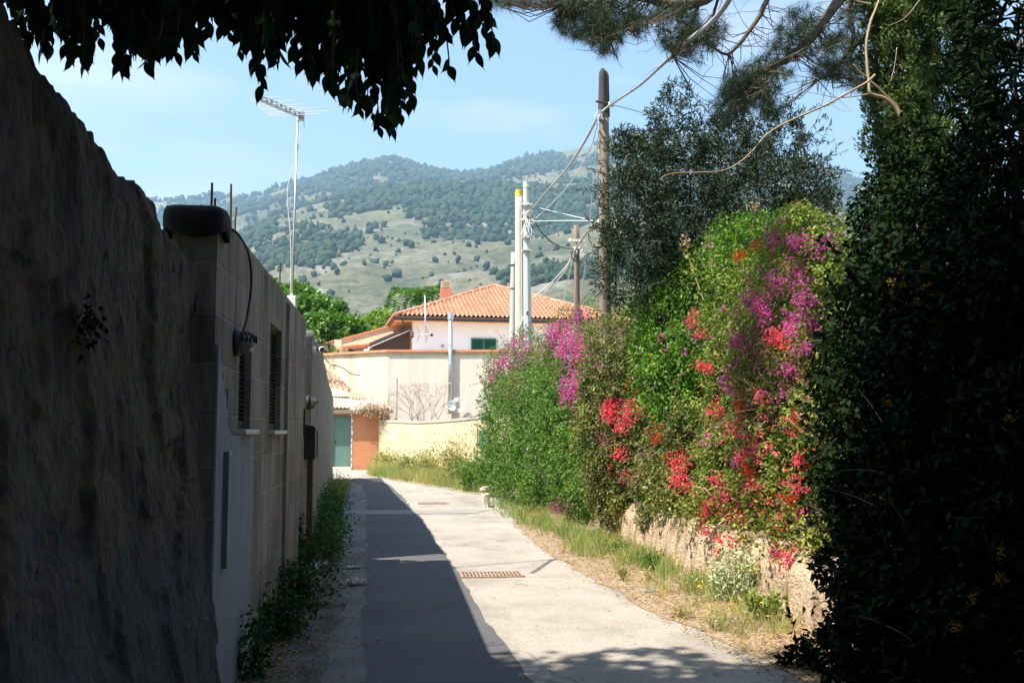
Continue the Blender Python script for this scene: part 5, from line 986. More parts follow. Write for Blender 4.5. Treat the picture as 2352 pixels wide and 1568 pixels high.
for _ in range(120):      # bare curling twigs
    a = allp[RNG.integers(len(allp))]
    q = [a]; dr = Vector(RNG.normal(size=3)*np.array([.6, .3, .5])+np.array([0, 0, -.4])).normalized()
    for k in range(5): dr = (dr+Vector(RNG.normal(size=3)*.35)).normalized(); q.append(q[-1]+dr*.11)
    mb.tube(q, [.004, .004, .003, .003, .002, .001], 3, False)
mb.build('twigs', M_bark, pn_)
# ---- dark shrubs filling the near right side
eF = [E(2020, 470, 8.4, .26), E(2035, 560, 8.2, .38), E(2020, 660, 8.1, .38), E(2010, 760, 8.0, .42), E(1995, 860, 7.9, .42), E(1985, 960, 7.8, .42), E(1980, 1060, 7.8, .40), E(1985, 1160, 7.7, .38), E(2010, 1250, 7.5, .34), E(2060, 400, 8.3, .26), E(2090, 330, 8.1, .25)]
for i in range(6):       # a solid thicket behind its face, from the low wall upward
    for j, y_ in enumerate(np.linspace(3.4, 7.6, 7)): eF.append(((4.25+.12*math.sin(i*1.7+j), y_, (.5+.56*i)), (.62, .5, .45)))
e1 = [e_ for e_ in eF if e_[0][2] < 5.4]
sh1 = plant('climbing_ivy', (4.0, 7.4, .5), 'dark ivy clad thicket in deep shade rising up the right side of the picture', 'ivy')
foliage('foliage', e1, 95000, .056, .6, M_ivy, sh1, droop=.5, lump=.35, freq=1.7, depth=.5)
stems(sh1, e1[::4], (4.2, 6.0, .5), r=.04, seed=11); (v, f), mb = sprigs(eF[:11], 70, .32, 8, .075, .6); npmesh('sprigs', v, f, M_ivy, sh1); mb.build('twigs', M_bark, sh1)
eG = [E(2420, 250, 7.4, .8), E(2400, -60, 7.4, .9), E(2330, 400, 7.2, .5), E(2350, 60, 6.6, .5), E(2400, -60, 6.2, .6), E(2330, 190, 6.8, .42), E(2380, 220, 6.2, .5), E(2270, 320, 6.8, .4), E(2190, 390, 7.2, .28), E(2360, 380, 6., .5), E(2440, 60, 5.6, .6), E(2140, 440, 7.2, .26), E(2100, 430, 7.6, .2), E(2280, 420, 6.4, .4)]
sh2 = plant('oleander', (4.4, 6.4, .5), 'tall long leaved dark shrub at the top right corner in front of the cypress', 'shrub')
for y_ in np.arange(-7, 4.4, 1.5):
    for z_ in (1.2, 2.8, 4.4, 6.0, 7.4): eG.append(((5.0+.3*z_/6, y_, z_), (.8, 1.0, 1.)))  # unseen masses added out of view to cut sky light from the right
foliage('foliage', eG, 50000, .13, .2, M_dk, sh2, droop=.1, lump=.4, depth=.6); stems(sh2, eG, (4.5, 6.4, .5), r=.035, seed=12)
eH = [E(2120, 700, 6.6, .35), E(2060, 650, 7, .35), E(2180, 760, 6.2, .4), E(2100, 850, 6.4, .4), E(2180, 950, 6, .4), E(2250, 850, 5.8, .4), E(2080, 1050, 6.3, .35), E(2020, 1150, 6.6, .35), E(2150, 1180, 5.9, .4), E(2250, 1100, 5.6, .4), E(2330, 1250, 5.2, .4), E(2060, 1300, 6.0, .35), E(2200, 1330, 5.5, .4), E(2030, 1380, 6.2, .28), E(2120, 1430, 5.6, .35), E(2260, 1480, 5.1, .4), E(2340, 1000, 5.3, .4), E(1960, 1440, 6.6, .22), E(1900, 1500, 6.9, .2), E(2000, 1500, 6.2, .28), E(2080, 1540, 5.8, .3), E(1840, 1525, 7.0, .14), E(2200, 1600, 5.2, .4), E(1940, 1300, 6.9, .2), E(2340, 650, 5.6, .5)]
sh3 = bush('lantana_bush', 'dark sprawling lantana with small yellow orange flower heads on the near right', 'lantana', eH, 32000, .065, .55, M_dk, Vector((3.7, 5.8, .2)), 90, .3, 10, seed=13, stem_r=.018)
fl = [(2128, 612, 7, 1), (2127, 646, 6, 1), (2074, 660, 7, 2), (2052, 645, 5, 1), (2070, 620, 4, 1), (2105, 690, 4, 1), (2040, 925, 6, 1), (2320, 960, 5, 1), (2300, 1260, 8, 1), (2295, 1330, 8, 2), (2200, 1440, 8, 1), (2240, 1380, 8, 1)]
add_flowers(sh3, onfront(fl, eH, -.08), M_lan, .022, 14, .016)
add_flowers(sh3, spots([(2130, 655, 6.1, 4, 2), (2126, 610, 6.2, 3, 1), (2072, 648, 6.6, 6, 2)]), M_lan, .022, 14, .016)
# ---- elm over the lane: leafy sprays hanging into the frame, the crown above them casts the shade
el = plant('elm_tree', (-3.2, -1.5, 0), 'big leafy elm whose dark hanging leaves fill the top left of the view', 'tree')
outl = [(-60, 160), (40, 110), (100, 130), (160, 160), (200, 165), (290, 185), (350, 178), (400, 150), (440, 128), (480, 95), (520, 105), (560, 130), (600, 225), (640, 175), (680, 150), (720, 195), (760, 215), (790, 262), (830, 280), (865, 322), (900, 318), (945, 275), (930, 210), (960, 160), (975, 110), (1000, 180), (1030, 182), (1050, 70), (1085, 150), (1110, 120), (1138, 130), (1160, -40), (1200, -80)]
lp = []; la = []; ls = []; mb = MB()
def spray(px, py0, py1, Y, dpx):
    n = max(4, int((py1-py0)/17)); q = []
    for i in range(n+1):
        t = i/n; q.append(P(px+dpx*t+6*math.sin(t*5+px), py0+(py1-py0-30)*t, Y))
    mb.tube(q, [.0035]*n+[.0012], 4, False)
    for i, a in enumerate(q[1:]):
        sgn = 1 if i % 2 else -1
        if i > n*.62 and RNG.random() < .25: continue
        for k in range(2 if i < n*.6 else 1): lp.append(tuple(a)); la.append((sgn*RNG.uniform(.1, .55)*(1 if k == 0 else -1), RNG.uniform(-.5, .5), -1.)); ls.append(RNG.uniform(.045, .085))
for _ in range(185):
    px = RNG.uniform(-60, 985); yb = np.interp(px, [o_[0] for o_ in outl], [o_[1] for o_ in outl]); k = RNG.random()**1.15; yb = yb*k if yb > 0 else yb
    spray(px, -160+RNG.uniform(-40, 40), max(yb, -20), RNG.uniform(3.1, 4.4), RNG.uniform(-25, 45))
for _ in range(36):
    px = RNG.uniform(690, 955); yb = np.interp(px, [o_[0] for o_ in outl], [o_[1] for o_ in outl]); spray(px, -160, yb*RNG.random()**.6, RNG.uniform(3.1, 4.2), RNG.uniform(-15, 30))
for px, yb in outl[2:-2]:
    if px > 1000: spray(px-45, -60, yb, 3.3, 50)
    else: spray(px-20, -100, yb, RNG.uniform(3.2, 4), 20); spray(px-30, -100, yb-15, RNG.uniform(3.2, 4), 26)
lp = np.array(lp); nrm = np.stack([RNG.normal(size=len(lp))*.5, -np.ones(len(lp)), RNG.normal(size=len(lp))*.3], 1)+RNG.normal(size=lp.shape)*.45
v, f = leaves(lp, np.array(la), np.array(ls), .5, ELM, ELMF, nrm); npmesh('hanging_leaves', v, f, M_elm, el); mb.build('hanging_twigs', M_bark, el)
# crown out over the lane, plus added unseen leaf screens against sky light
cr_ = []
for x_ in np.arange(-6.5, 2.2, 1.25):
    for y_ in np.arange(-8, 5.0, 1.3):
        z_ = 6.3+.9*math.sin(x_*1.3+y_)+.5*math.sin(y_*2.1)+RNG.uniform(-.3, .3)
        if (z_-EYE-1.1) < .43*(y_+1.1): z_ = EYE+1.2+.43*(y_+1.1)+.2
        if y_ > 4.2: z_ += .2
        cr_.append(((x_+RNG.uniform(-.3, .3), y_+RNG.uniform(-.3, .3), z_), (1.05, 1.05, .75)))
for x_ in np.arange(-5.5, 3.4, 1.5):
    for y_ in np.arange(-7, 4.3, 1.6): cr_.append(((x_, y_, 8.3+RNG.uniform(-.4, .5)), (1.25, 1.25, .8)))
for y_ in (1., 2.6, 4.2, 5.2): cr_.append(((1.9, y_, 7.3), (1.1, 1.0, .8))); cr_.append(((2.9, y_-.5, 8.3), (1.1, 1.0, .8)))
for x_ in np.arange(-5.4, 2.3, .8): cr_.append(((x_, 4.35+RNG.uniform(-.25, .25), 6.25+RNG.uniform(-.15, .3)), (.9, .8, .5))); cr_.append(((x_+.3, 3.6, 6.6), (1., .9, .5)))
for x_ in np.arange(-7, 8, 1.6):
    for z_ in (1.2, 2.8, 4.4, 6.0): cr_.append(((x_, -8.6+RNG.uniform(-.4, .4), z_), (1.2, .8, 1.1)))  # leaf screen added behind the camera to shut out low sky light
for y_ in np.arange(-7, 5.5, 1.6):  # unseen leaf screen added beyond the left wall to block the sky there
    for z_ in (3.0, 4.6): 
        if y_ < 3 or z_ < 4: cr_.append(((-4.2, y_, z_), (1., 1.2, 1.1)))
p, d = shell(cr_, 190000, depth=.8, inner=.35); ok_ = p[:, 1]+.29*p[:, 2] < 7.62+.5*(fbm(np.stack([p[:, 0]-.6*-p[:, 2], 0*p[:, 0], 0*p[:, 0]], 1)*1.7, 3)-.5); p = p[ok_]; d = d[ok_]; ax = d*.4+RNG.normal(size=p.shape)*.6+np.array([0, 0, -.6]); v, f = leaves(p, ax, .17*(.7+.6*RNG.random(len(p))), .62, nrm=RNG.normal(size=p.shape)*.6+np.array([0, 0, 1.])); npmesh('crown', v, f, M_elm, el)
mb = MB(); q = spline([(-3.2, -1.5, 0), (-3.1, -1.5, 2), (-2.9, -1.3, 4), (-2.5, -1.1, 5.6)], 5); mb.tube(q, [.26-.1*i/len(q) for i in range(len(q))], 12); mb.build('trunk', M_bark, el, True)
mb = MB()
for t in ((-5.5, -4, 7.5), (-5.5, 2, 7.6), (-2, 4.2, 7.4), (.6, 2.8, 7.4), (.5, -3, 7.5), (-2.5, -6, 7.2), (1.6, .5, 8.)):
    a = Vector((-2.5, -1.1, 5.5)); t = Vector(t); mb.tube(spline([a, a.lerp(t, .4)+Vector((0, 0, .4)), t], 5), [.14-.012*i for i in range(11)], 8, False)
mb.build('limb', M_bark, el, True)
# lower wall foliage tuft on the stucco wall
e = plant('wall_fern', P(205, 730, 3.75), 'small dark leafy plant rooted in the stucco wall face', 'plant'); c = np.array([tuple(PX(207+RNG.normal()*9, 740+RNG.normal()*22, -1.09)) for _ in range(90)])+RNG.normal(size=(90, 3))*.015; v, f = leaves(c, RNG.normal(size=c.shape)+np.array([.3, 0, -.6]), .035, .5); npmesh('foliage', v, f, M_dk, e)
# ---- trees behind the left wall
eT = [E(695, 770, 58, 2.4), E(745, 795, 56, 2.0), E(650, 745, 60, 2.3), E(755, 745, 58, 1.4), E(800, 785, 57, 1.3), E(695, 715, 60, 1.6), E(620, 770, 58, 2.4), E(725, 715, 60, 1.0)]
t1_ = plant('broadleaf_tree', (-5, 58, 0), 'large sunlit bright green tree behind the block wall left of the house', 'tree'); foliage('crown', eT, 60000, .27, .6, M_tree, t1_, droop=.6, lump=.45, freq=.55, depth=.4, inner=.7); branches(t1_, 'trunk', M_bark, (-4.8, 58, 0), [e_[0] for e_ in eT], .3, 3)
eU = [E(850, 770, 62, 1.4), E(885, 762, 63, 1.4), E(830, 790, 61, 1.2), E(910, 770, 64, 1.2), E(868, 748, 63, .8)]
t2_2 = plant('broadleaf_tree', (-1, 62, 0), 'lower yellowish green tree just behind the annex roof', 'tree'); foliage('crown', eU, 18000, .25, .5, leafmat('yellow_green_leaf', [(.14, .25, .04), (.2, .32, .06), (.25, .36, .09)], .35), t2_2, droop=.5, lump=.45, freq=.7, depth=.4); branches(t2_2, 'trunk', M_bark, (-1, 62.5, 0), [e_[0] for e_ in eU], .2, 4)
pm = plant('palm_tree', (P(962, 700, 68).x, 68, 0), 'palm crown showing above the tile roof left of the brick chimney', 'palm'); pc = P(966, 690, 68)
MB().tube([(pc.x, 68, 0), (pc.x, 68, pc.z)], .22, 8).build('trunk', M_bark, pm, True)
for i in range(16):
    a = i*2*math.pi/16; dr = Vector((math.cos(a), math.sin(a), 0)); q = spline([pc, pc+dr*.9+Vector((0, 0, .75)), pc+dr*1.8+Vector((0, 0, .5+.3*math.sin(i))), pc+dr*2.3+Vector((0, 0, -.5))], 5)
    Q = np.repeat(np.array([tuple(p) for p in q]), 6, 0); sidev = np.array(dr.cross(Vector((0, 0, 1)))); sg = np.where(np.arange(len(Q)) % 2 == 0, 1, -1)[:, None]; v, f = leaves(Q+RNG.normal(size=Q.shape)*.03, sg*sidev+np.array(dr)*.6+np.array([0, 0, -.4]), .55, .10); npmesh('frond', v, f, M_tree, pm)
# bare shrub in front of the terrace wall
e = plant('bare_shrub', P(985, 975, 43.5), 'leafless grey twiggy shrub behind the yellow wall against the terrace wall', 'shrub'); mb = MB(); rg = np.random.default_rng(21)
def grow(a, d, L_, r_, k, tgt):
    b = a+d*L_; tgt.tube([a, a.lerp(b, .5)+Vector(rg.normal(size=3)*.05*L_), b], [r_, r_*.85, r_*.7], 4, False)
    if k:
        for _ in range(int(rg.integers(2, 4))): grow(b, (d+Vector(rg.normal(size=3)*.5)+Vector((0, 0, .12))).normalized(), L_*.72, r_*.66, k-1, tgt)
for x_ in (930, 962, 985, 1000, 1018, 945): b = P(x_, 965, 43.5+rg.normal()*.4); b.z = 1.2; grow(b, Vector((rg.normal()*.25, rg.normal()*.2, 1)).normalized(), .95, .026, 4, mb)
mb.build('branches', mat('grey_twig', [(.3, (.22, .17, .13)), (.7, (.38, .31, .25))], 4, .9, bumpk=0), e)
e = plant('bare_shrub', P(888, 948, 42.), 'low leafless shrub arching over the shed corner beside the yellow wall', 'shrub'); mb = MB()
for k in range(5): grow(P(897, 962, 42.2), Vector((-.7+rg.normal()*.3, 0, .5+rg.normal()*.3)).normalized(), .5, .018, 3, mb)
mb.build('branches', M_twig, e)
for x_, y0, y1, l_ in ((911, 965, 868, 'thin grey post standing left of the bare shrub'), (892, 962, 905, 'short pale post at the end of the shed roof')):
    a = P(x_, y1, 43.5); o = MB().tube([(a.x, 43.5, 0), tuple(a)], .045, 6).build('thin_post', M_conc); tag(o, l_, 'post')
# dry creeper on the shed roof edge
c = spots([(845, 935, 42.1, 14, 40), (865, 940, 42.1, 16, 50), (880, 948, 42.1, 14, 40), (825, 935, 42.1, 10, 15), (752, 838, 44.9, 22, 40)]); c = np.repeat(c, 5, 0)+RNG.normal(size=(len(c)*5, 3))*.1; v, f = leaves(c, RNG.normal(size=c.shape)+np.array([0, 0, -.8]), .16, .12)
o = npmesh('dry_creeper', v, f, mat('straw', [(.3, (.42, .27, .14)), (.7, (.58, .42, .25))], 5, 1, bumpk=0)); tag(o, 'dry straw coloured creeper hanging over the shed roof edge', 'creeper')
# ---- weeds
def tuft(pts, n, h, wd, m, name, parent=None, lean=.45, kind=None):
    """grass blades or fine stems: pts base points"""
    B_ = np.repeat(np.asarray(pts), n, 0); B_ = B_+RNG.normal(size=B_.shape)*np.array([.07, .07, 0])*h/.35; B_[:, 2] = np.maximum(B_[:, 2], .015)
    ax = RNG.normal(size=B_.shape)*lean+np.array([0, 0, 1]); v, f = leaves(B_, ax, h*(.5+.8*RNG.random(len(B_))), wd, NEED, NEEDF, nrm=RNG.normal(size=B_.shape)); return npmesh(name, v, f, m, parent)
def weed(px, py, h, r, n, m, label, leaf=.05, wid=.4, stemn=10, z=0., group=None, name='weed', fl=None, up=.3):
    b = G(px, py, z); e = plant(name, b, label, 'weed', group); mb = MB(); pts = []
    for k in range(stemn):
        a = RNG.random()*6.283; t = Vector((math.cos(a)*r*RNG.random(), math.sin(a)*r*RNG.random(), h*(.55+.5*RNG.random()))); o_ = Vector((RNG.normal()*r*.25, RNG.normal()*r*.25, 0)); q = [b+o_+Vector((t.x*s, t.y*s, t.z*s-.1*t.z*s*s)) for s in np.linspace(0, 1, 6)]; mb.tube(q, [.004, .0035, .003, .0025, .002, .001], 4, False)
        for s in range(1, 6): pts += [tuple(q[s])]*max(1, int(n/stemn/5))
        if fl and k < fl: tops_.append(tuple(q[-1]))
    pts = np.array(pts); pts = pts+RNG.normal(size=pts.shape)*r*.22; pts[:, 2] = np.maximum(pts[:, 2], z+.01)
    v, f = leaves(pts, RNG.normal(size=pts.shape)+np.array([0, 0, up]), leaf*(.5+.9*RNG.random(len(pts))), wid); npmesh('foliage', v, f, m, e); mb.build('stems', M_jas if m is not M_grass else M_grass, e); return e
tops_ = []
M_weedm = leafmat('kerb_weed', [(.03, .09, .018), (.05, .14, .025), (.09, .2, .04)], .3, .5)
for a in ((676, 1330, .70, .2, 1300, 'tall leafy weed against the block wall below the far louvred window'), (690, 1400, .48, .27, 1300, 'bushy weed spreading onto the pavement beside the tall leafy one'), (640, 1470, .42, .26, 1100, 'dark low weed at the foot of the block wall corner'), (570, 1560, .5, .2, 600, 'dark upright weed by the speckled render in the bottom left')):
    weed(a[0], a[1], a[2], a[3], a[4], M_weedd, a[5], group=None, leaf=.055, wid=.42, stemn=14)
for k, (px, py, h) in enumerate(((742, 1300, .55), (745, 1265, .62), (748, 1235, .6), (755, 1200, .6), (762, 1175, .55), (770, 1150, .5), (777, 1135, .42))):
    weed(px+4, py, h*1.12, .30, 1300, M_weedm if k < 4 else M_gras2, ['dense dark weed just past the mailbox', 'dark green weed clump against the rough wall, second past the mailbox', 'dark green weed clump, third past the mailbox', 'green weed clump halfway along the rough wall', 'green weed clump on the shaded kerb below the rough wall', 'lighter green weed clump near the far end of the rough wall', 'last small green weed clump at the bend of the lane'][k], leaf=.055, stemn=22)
# right verge
GW = 'grass and weeds on the sunlit verge'
weed(1700, 1385, .52, .36, 1300, M_gray, 'large silvery leaved weed bush against the low tan wall', leaf=.06, wid=.35, stemn=34)
weed(1755, 1425, .26, .16, 320, M_gras2, 'bright lime green leafy weed at the near end of the verge', leaf=.075, wid=.6, stemn=12)
weed(1500, 1310, .26, .18, 420, M_jas, 'bright green fern like weed on the dry verge', leaf=.05, wid=.35, stemn=12)
weed(1490, 1335, .16, .12, 120, M_grass, 'pale dry weed in front of the fern like weed', leaf=.04, stemn=7)
weed(1430, 1335, .16, .08, 90, M_boud, 'small brownish twiggy weed alone at the pavement edge', leaf=.04, stemn=8)
weed(1790, 1400, .30, .16, 260, M_gras2, 'thin green weed against the tan wall right of the silvery bush', leaf=.07, wid=.5, stemn=9)
weed(1565, 1422, .16, .14, 120, M_grass, 'sparse dry grass tuft growing out of the pavement edge', leaf=.06, wid=.12, stemn=16)
weed(1650, 1450, .15, .12, 110, M_gras2, 'sparse greenish tuft near the shaded end of the verge', leaf=.05, wid=.2, stemn=12)
weed(1420, 1275, .22, .22, 420, M_jas, 'green weed clump under the wooden pole', leaf=.05, wid=.25, stemn=16)
weed(1370, 1250, .25, .22, 420, M_gras2, 'feathery green weed clump left of the wooden pole foot', leaf=.05, wid=.2, stemn=16)
pts = []
for _ in range(800):
    t = RNG.random(); y = 8.0+t*15; xe = np.interp(y, [8, 11, 14, 18.5, 22], [2.75, 2.55, 2.5, 2.6, 2.9]); pts.append((xe+RNG.random()**.7*(3.5-xe), y, .02))
pts = np.array(pts); nzv = fbm(pts*1.3, 3); pts = pts[nzv > .44]; o = tuft(pts, 14, .17, .035, M_grass, 'dry_grass'); tag(o, 'dry grass scattered on the sunlit right verge', 'grass', kind='stuff')
pts = np.array([tuple(G(px+RNG.normal()*14, py+RNG.normal()*7)) for px, py in ((1440, 1290), (1480, 1300), (1530, 1320), (1600, 1350), (1660, 1370), (1300, 1225), (1250, 1200), (1200, 1190), (1230, 1205), (1260, 1215), (1290, 1230), (1340, 1245), (1180, 1182), (1330, 1260), (1380, 1265), (1160, 1165)) for _ in range(26)]); o = tuft(pts, 12, .22, .04, M_gras2, 'green_grass'); tag(o, 'green grass at the foot of the hedge', 'grass', kind='stuff')
# far verge in front of the yellow wall
edge = [(p.x, p.y) for p in far][::-1]; pts = []; pts2 = []; pts3 = []
wl = [(p.x, p.y) for p in sp_]
for _ in range(1500):
    t = RNG.random(); a = np.array([np.interp(t, np.linspace(0, 1, len(edge)), [e_[i] for e_ in edge]) for i in (0, 1)]); b = np.array([np.interp(t, np.linspace(0, 1, len(wl)), [e_[i] for e_ in wl]) for i in (0, 1)]); s = RNG.random()**.8*.93+.05; q = a+(b-a)*s
    c = vnoise(np.array([[q[0]*.8, q[1]*.8, 1.]]))[0]; (pts if c > .5 else pts2).append((q[0], q[1], .02)); 
    if RNG.random() < .25: pts3.append((q[0], q[1], .02))
o = tuft(pts, 14, .42, .03, M_grass, 'dry_grass', lean=.3); tag(o, 'straw coloured tall grass in front of the yellow wall', 'grass', kind='stuff')
o = tuft(pts2, 14, .36, .03, M_gras2, 'green_grass', lean=.35); tag(o, 'pale green weeds and grass in front of the yellow wall', 'grass', kind='stuff')
for k, (px, py, h, m_, l_) in enumerate(((1098, 1128, .85, M_jas, 'rounded green weed bush at the road edge behind the cat'), (1062, 1116, .8, M_gras2, 'green weed bush left of the rounded one at the road edge'), (940, 1090, .75, M_gras2, 'bright green weed bush at the middle of the yellow wall'), (1040, 1105, 1.35, M_grass, 'tall feathery pale weed in front of the yellow wall'), (985, 1095, .95, M_grass, 'yellowish weed bush with seed heads before the yellow wall'), (880, 1083, .8, M_grass, 'dry yellow weed bush at the left end of the yellow wall'), (1140, 1120, 1.25, M_jas, 'taller green weed bush tucked between the yellow wall and the green vine'))):
    weed(px, py, h, .55, 1500, m_, l_, leaf=.12, wid=.3, stemn=34)
# yellow flowers on the verge
yf = [(1435, 1265), (1417, 1240), (1510, 1298), (1593, 1300), (1620, 1302), (1650, 1290), (1612, 1360), (1614, 1372), (1610, 1350), (1690, 1425), (1745, 1428), (1600, 1385), (1540, 1300), (1470, 1260), (1780, 1455), (2095, 1535), (2077, 1545), (1220, 1190), (1235, 1203), (1208, 1210), (1195, 1183), (1656, 1325), (1730, 1300)]
yf = [G(x_, y_+12, .02) for x_, y_ in yf]; mb = MB(); hv = []
for b in yf:
    t = b+Vector((RNG.normal()*.03, RNG.normal()*.03, .13+.12*RNG.random())); e = plant('yellow_flower', b, 'small yellow daisy like flower scattered on the verge', 'flower', 'small yellow flowers scattered on the verge'); MB().tube([b, t], [.003, .002], 4).build('stem', M_jas, e); c = np.repeat(np.array([tuple(t)]), 9, 0); v, f = leaves(c, RNG.normal(size=(9, 3))*np.array([1, 1, .25]), .022, .5, nrm=np.tile([0, -.3, 1.], (9, 1))); npmesh('petals', v, f, M_yfl, e)
# litter of leaves and needles on verge and shoulder
pts = []
for _ in range(17000):
    y = 5+RNG.random()**1.4*17; xe = np.interp(y, [5, 8, 11, 14, 18.5, 22], [2.7, 2.45, 2.2, 2.05, 2.2, 2.6]); x = xe+(3.55-xe)*RNG.random()**.8; pts.append((x+RNG.normal()*.05, y, .03))
for _ in range(6500):
    y = 5+RNG.random()**1.3*9; pts.append((-1.02+abs(RNG.normal())*.30, y, .024))
for _ in range(200): pts.append((RNG.uniform(-.3, 2.3), RNG.uniform(6, 16), .022))
pts = np.array(pts); v, f = leaves(pts, RNG.normal(size=pts.shape)*np.array([1, 1, .12]), .035*(.4+1.*RNG.random(len(pts))), .35, nrm=RNG.normal(size=pts.shape)*.3+np.array([0, 0, 1.])); o = npmesh('leaf_litter', v, f, M_litter); tag(o, 'dry leaves and needles littering the road edges', 'leaf litter', kind='stuff')
# paper scraps
M_paper = mat('dirty_paper', [(.3, (.42, .38, .34)), (.6, (.62, .58, .54)), (.8, (.35, .26, .2))], 9, .9, bumpk=.3)
for i, (px, py, s_, l_) in enumerate(((733, 1309, .17, 'crumpled white paper strip lying by the weeds past the block wall'), (777, 1299, .09, 'small white paper scrap right of the crumpled strip'), (812, 1307, .14, 'thin torn paper strip lying flat near the dark asphalt'), (822, 1345, .17, 'crumpled brown paper on the pavement edge, nearest to the viewer'), (771, 1212, .09, 'tiny white scrap beside the far weeds'))):
    c = G(px, py); n = 9; V = []; F = []
    for a in range(n):
        for b in range(n): q = [(a/(n-1)-.5)*2, (b/(n-1)-.5)*2]; hh_ = abs(fbm([[a*.9+i*7, b*.9, 3]], 3)[0]-.42)*s_*(1.6 if i in (0, 3) else .6); V.append((c.x+q[0]*s_*.62*(1+.5*(fbm([[a, b, i*3]], 2)[0]-.5)), c.y+q[1]*s_*.5, .022+hh_))
    for a in range(n-1):
        for b in range(n-1): F.append((a*n+b, (a+1)*n+b, (a+1)*n+b+1, a*n+b+1))
    o = npmesh('paper_scrap', V, F, M_paper); tag(o, l_, 'litter')
# drain grates
M_grate = mat('rusty_iron_grate', [(.3, (.22, .13, .08)), (.6, (.36, .25, .18)), (.8, (.45, .38, .32))], 7, .8)
for (pxa, pxb, py, l_) in ((1063, 1198, 1323, 'long rusty drain grate in the sunlit road, nearest to the viewer'), (962, 1027, 1157, 'far dark drain grate in the lane level with the cat')):
    a = G(pxa, py); b = G(pxb, py); e = empty('drain_grate', (a+b)/2, l_, 'drain grate'); w_ = .36; y = a.y
    o = MB().bb(a.x, b.x, y-w_/2, y+w_/2, .009, .0135).build('pit', M_black, e); fr = MB(); fr.bb(a.x-.03, b.x+.03, y-w_/2-.03, y-w_/2, .01, .024); fr.bb(a.x-.03, b.x+.03, y+w_/2, y+w_/2+.03, .01, .024); fr.bb(a.x-.03, a.x, y-w_/2, y+w_/2, .01, .024); fr.bb(b.x, b.x+.03, y-w_/2, y+w_/2, .01, .024); fr.build('frame', M_grate, e)
    br = MB(); x = a.x+.02
    while x < b.x-.01: br.bb(x, x+.022, y-w_/2, y+w_/2, .014, .022); x += .043
    br.bb(a.x, b.x, y-.012, y+.012, .0145, .0225); br.build('grille', M_grate, e)
o = MB().box(G(1325+170, 1362)+Vector((0, 0, .03)), (.16, .03, .012), rz=.2).build('plastic_strip', mat('blue_plastic', [(.3, (.15, .35, .6)), (.7, (.2, .42, .68))], 4, .4)); tag(o, 'small blue plastic strip lying on the verge edge', 'litter')
# ---- cat walking toward the viewer
M_fur = mat('white_cream_fur', [(.3, (.80, .72, .60)), (.55, (.86, .80, .70)), (.75, (.74, .60, .44))], 6, .9, bumpk=.4, bdist=.006, fine=60, fineamt=.12)
ct = G(1117, 1164); cf = Vector((-.16, -1, 0)).normalized(); cs = Vector((cf.y, -cf.x, 0))*-1
def cp_(f_, s_, z_): return ct+cf*f_+cs*s_+Vector((0, 0, z_))
nodes = [(-.20, 0, .245, .062, -1), (-.10, 0, .235, .066, 0), (.02, 0, .235, .064, 1), (.12, 0, .24, .058, 2), (.185, -.015, .255, .042, 3), (.235, -.035, .262, .046, 4), (.275, -.045, .245, .030, 5), (.295, -.05, .235, .016, 6),
  (.235, -.07, .295, .016, 5), (.232, -.083, .322, .005, 8), (.235, -.005, .298, .016, 5), (.232, .008, .325, .005, 10),
  (.135, .042, .18, .026, 3), (.14, .045, .10, .017, 12), (.155, .045, .03, .014, 13), (.175, .045, .012, .015, 14),
  (.125, -.042, .18, .026, 3), (.10, -.045, .10, .017, 16), (.085, -.045, .03, .014, 17), (.10, -.045, .012, .015, 18),
  (-.20, .045, .17, .034, 0), (-.17, .047, .11, .02, 20), (-.225, .047, .06, .014, 21), (-.215, .047, .02, .013, 22), (-.195, .047, .012, .014, 23),
  (-.22, -.045, .17, .034, 0), (-.20, -.047, .11, .02, 25), (-.255, -.047, .06, .014, 26), (-.245, -.047, .02, .013, 27), (-.225, -.047, .012, .014, 28),
  (-.26, 0, .27, .02, 0), (-.32, .01, .23, .014, 30), (-.38, .02, .20, .012, 31), (-.42, .03, .20, .009, 32)]
me = bpy.data.meshes.new('cat'); me.from_pydata([tuple(cp_(a, b, c)-ct) for a, b, c, _, _ in nodes], [(n_[4], i) for i, n_ in enumerate(nodes) if n_[4] >= 0], []); me.update()
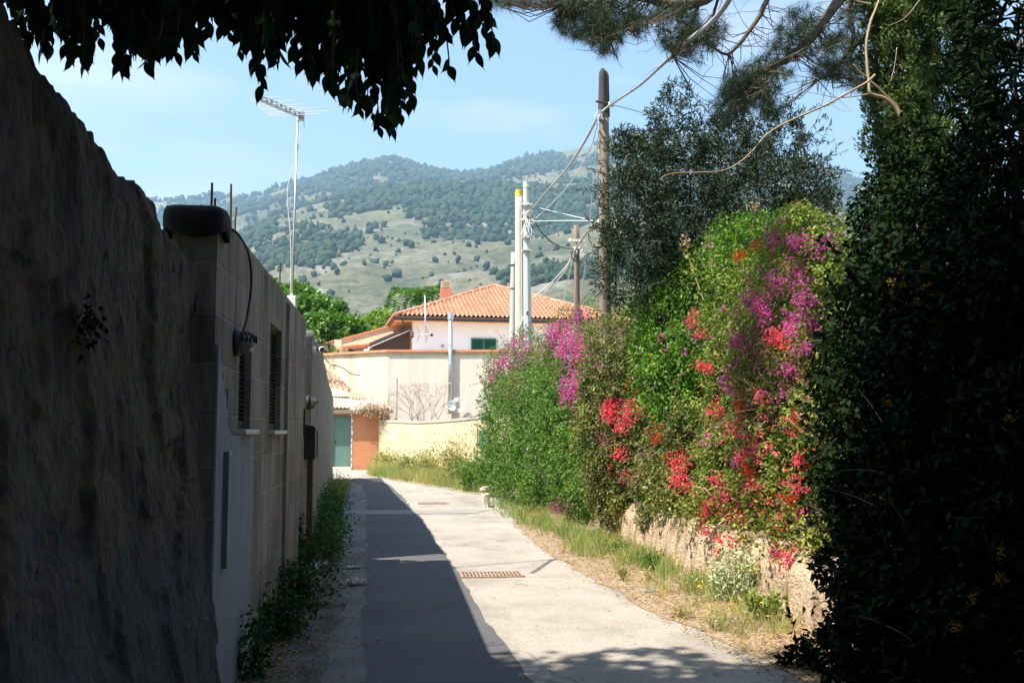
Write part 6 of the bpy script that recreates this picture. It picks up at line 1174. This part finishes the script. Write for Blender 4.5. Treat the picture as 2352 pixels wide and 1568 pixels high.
cat_o = bpy.data.objects.new('cat', me); COL.objects.link(cat_o); cat_o.location = ct; me.materials.append(M_fur)
sk = cat_o.modifiers.new('skin', 'SKIN'); sk.use_smooth_shade = True
if not me.skin_vertices: 
    with bpy.context.temp_override(object=cat_o, active_object=cat_o): bpy.ops.mesh.customdata_skin_add()
for i, n_ in enumerate(nodes): me.skin_vertices[0].data[i].radius = (n_[3], n_[3]); me.skin_vertices[0].data[i].use_root = (i == 0)
ss = cat_o.modifiers.new('sub', 'SUBSURF'); ss.levels = ss.render_levels = 2
tag(cat_o, 'white and cream cat walking toward the viewer in the middle of the lane', 'cat')
for s_ in (-.055, -.015): MB().lathe(cp_(.272, s_, .268), [(.001, -.005), (.006, 0), (.001, .005)], 8, cf).build('eye', M_black, cat_o, True)
MB().lathe(cp_(.308, -.05, .24), [(.001, -.004), (.006, 0), (.001, .004)], 8, cf).build('nose', mat('nose_pink', [(.3, (.5, .2, .18)), (.7, (.6, .28, .24))], 4, .5), cat_o, True)
# ---- parts nobody could count
for o in bpy.data.objects:
    if o.parent and o.name.split('.')[0] in ('twigs', 'flowers', 'faded_flowers', 'orange_flowers', 'sprigs', 'foliage', 'needles', 'stalk_leaves', 'hanging_leaves', 'hanging_twigs', 'plaster_patches', 'petals', 'branches', 'loose_wires', 'crown', 'frond', 'flower_head'): o['kind'] = 'stuff'
# ============================================================ HAZE
if True:
    hz = MB().bb(-7000, 7000, -1200, 6600, -1.0, 1250).build('haze', None); hz['kind'] = 'stuff'; tag(hz, 'thin blue summer haze that pales the far mountains', 'haze')
    m = bpy.data.materials.new('haze'); m.use_nodes = True; nt = m.node_tree; nt.nodes.clear(); pv = N(nt, 'ShaderNodeVolumePrincipled'); ou = N(nt, 'ShaderNodeOutputMaterial'); nt.links.new(pv.outputs[0], ou.inputs['Volume'])
    pv.inputs['Color'].default_value = (.48, .76, 1.0, 1); pv.inputs['Density'].default_value = .00019; pv.inputs['Anisotropy'].default_value = .25
    hz.data.materials.append(m)
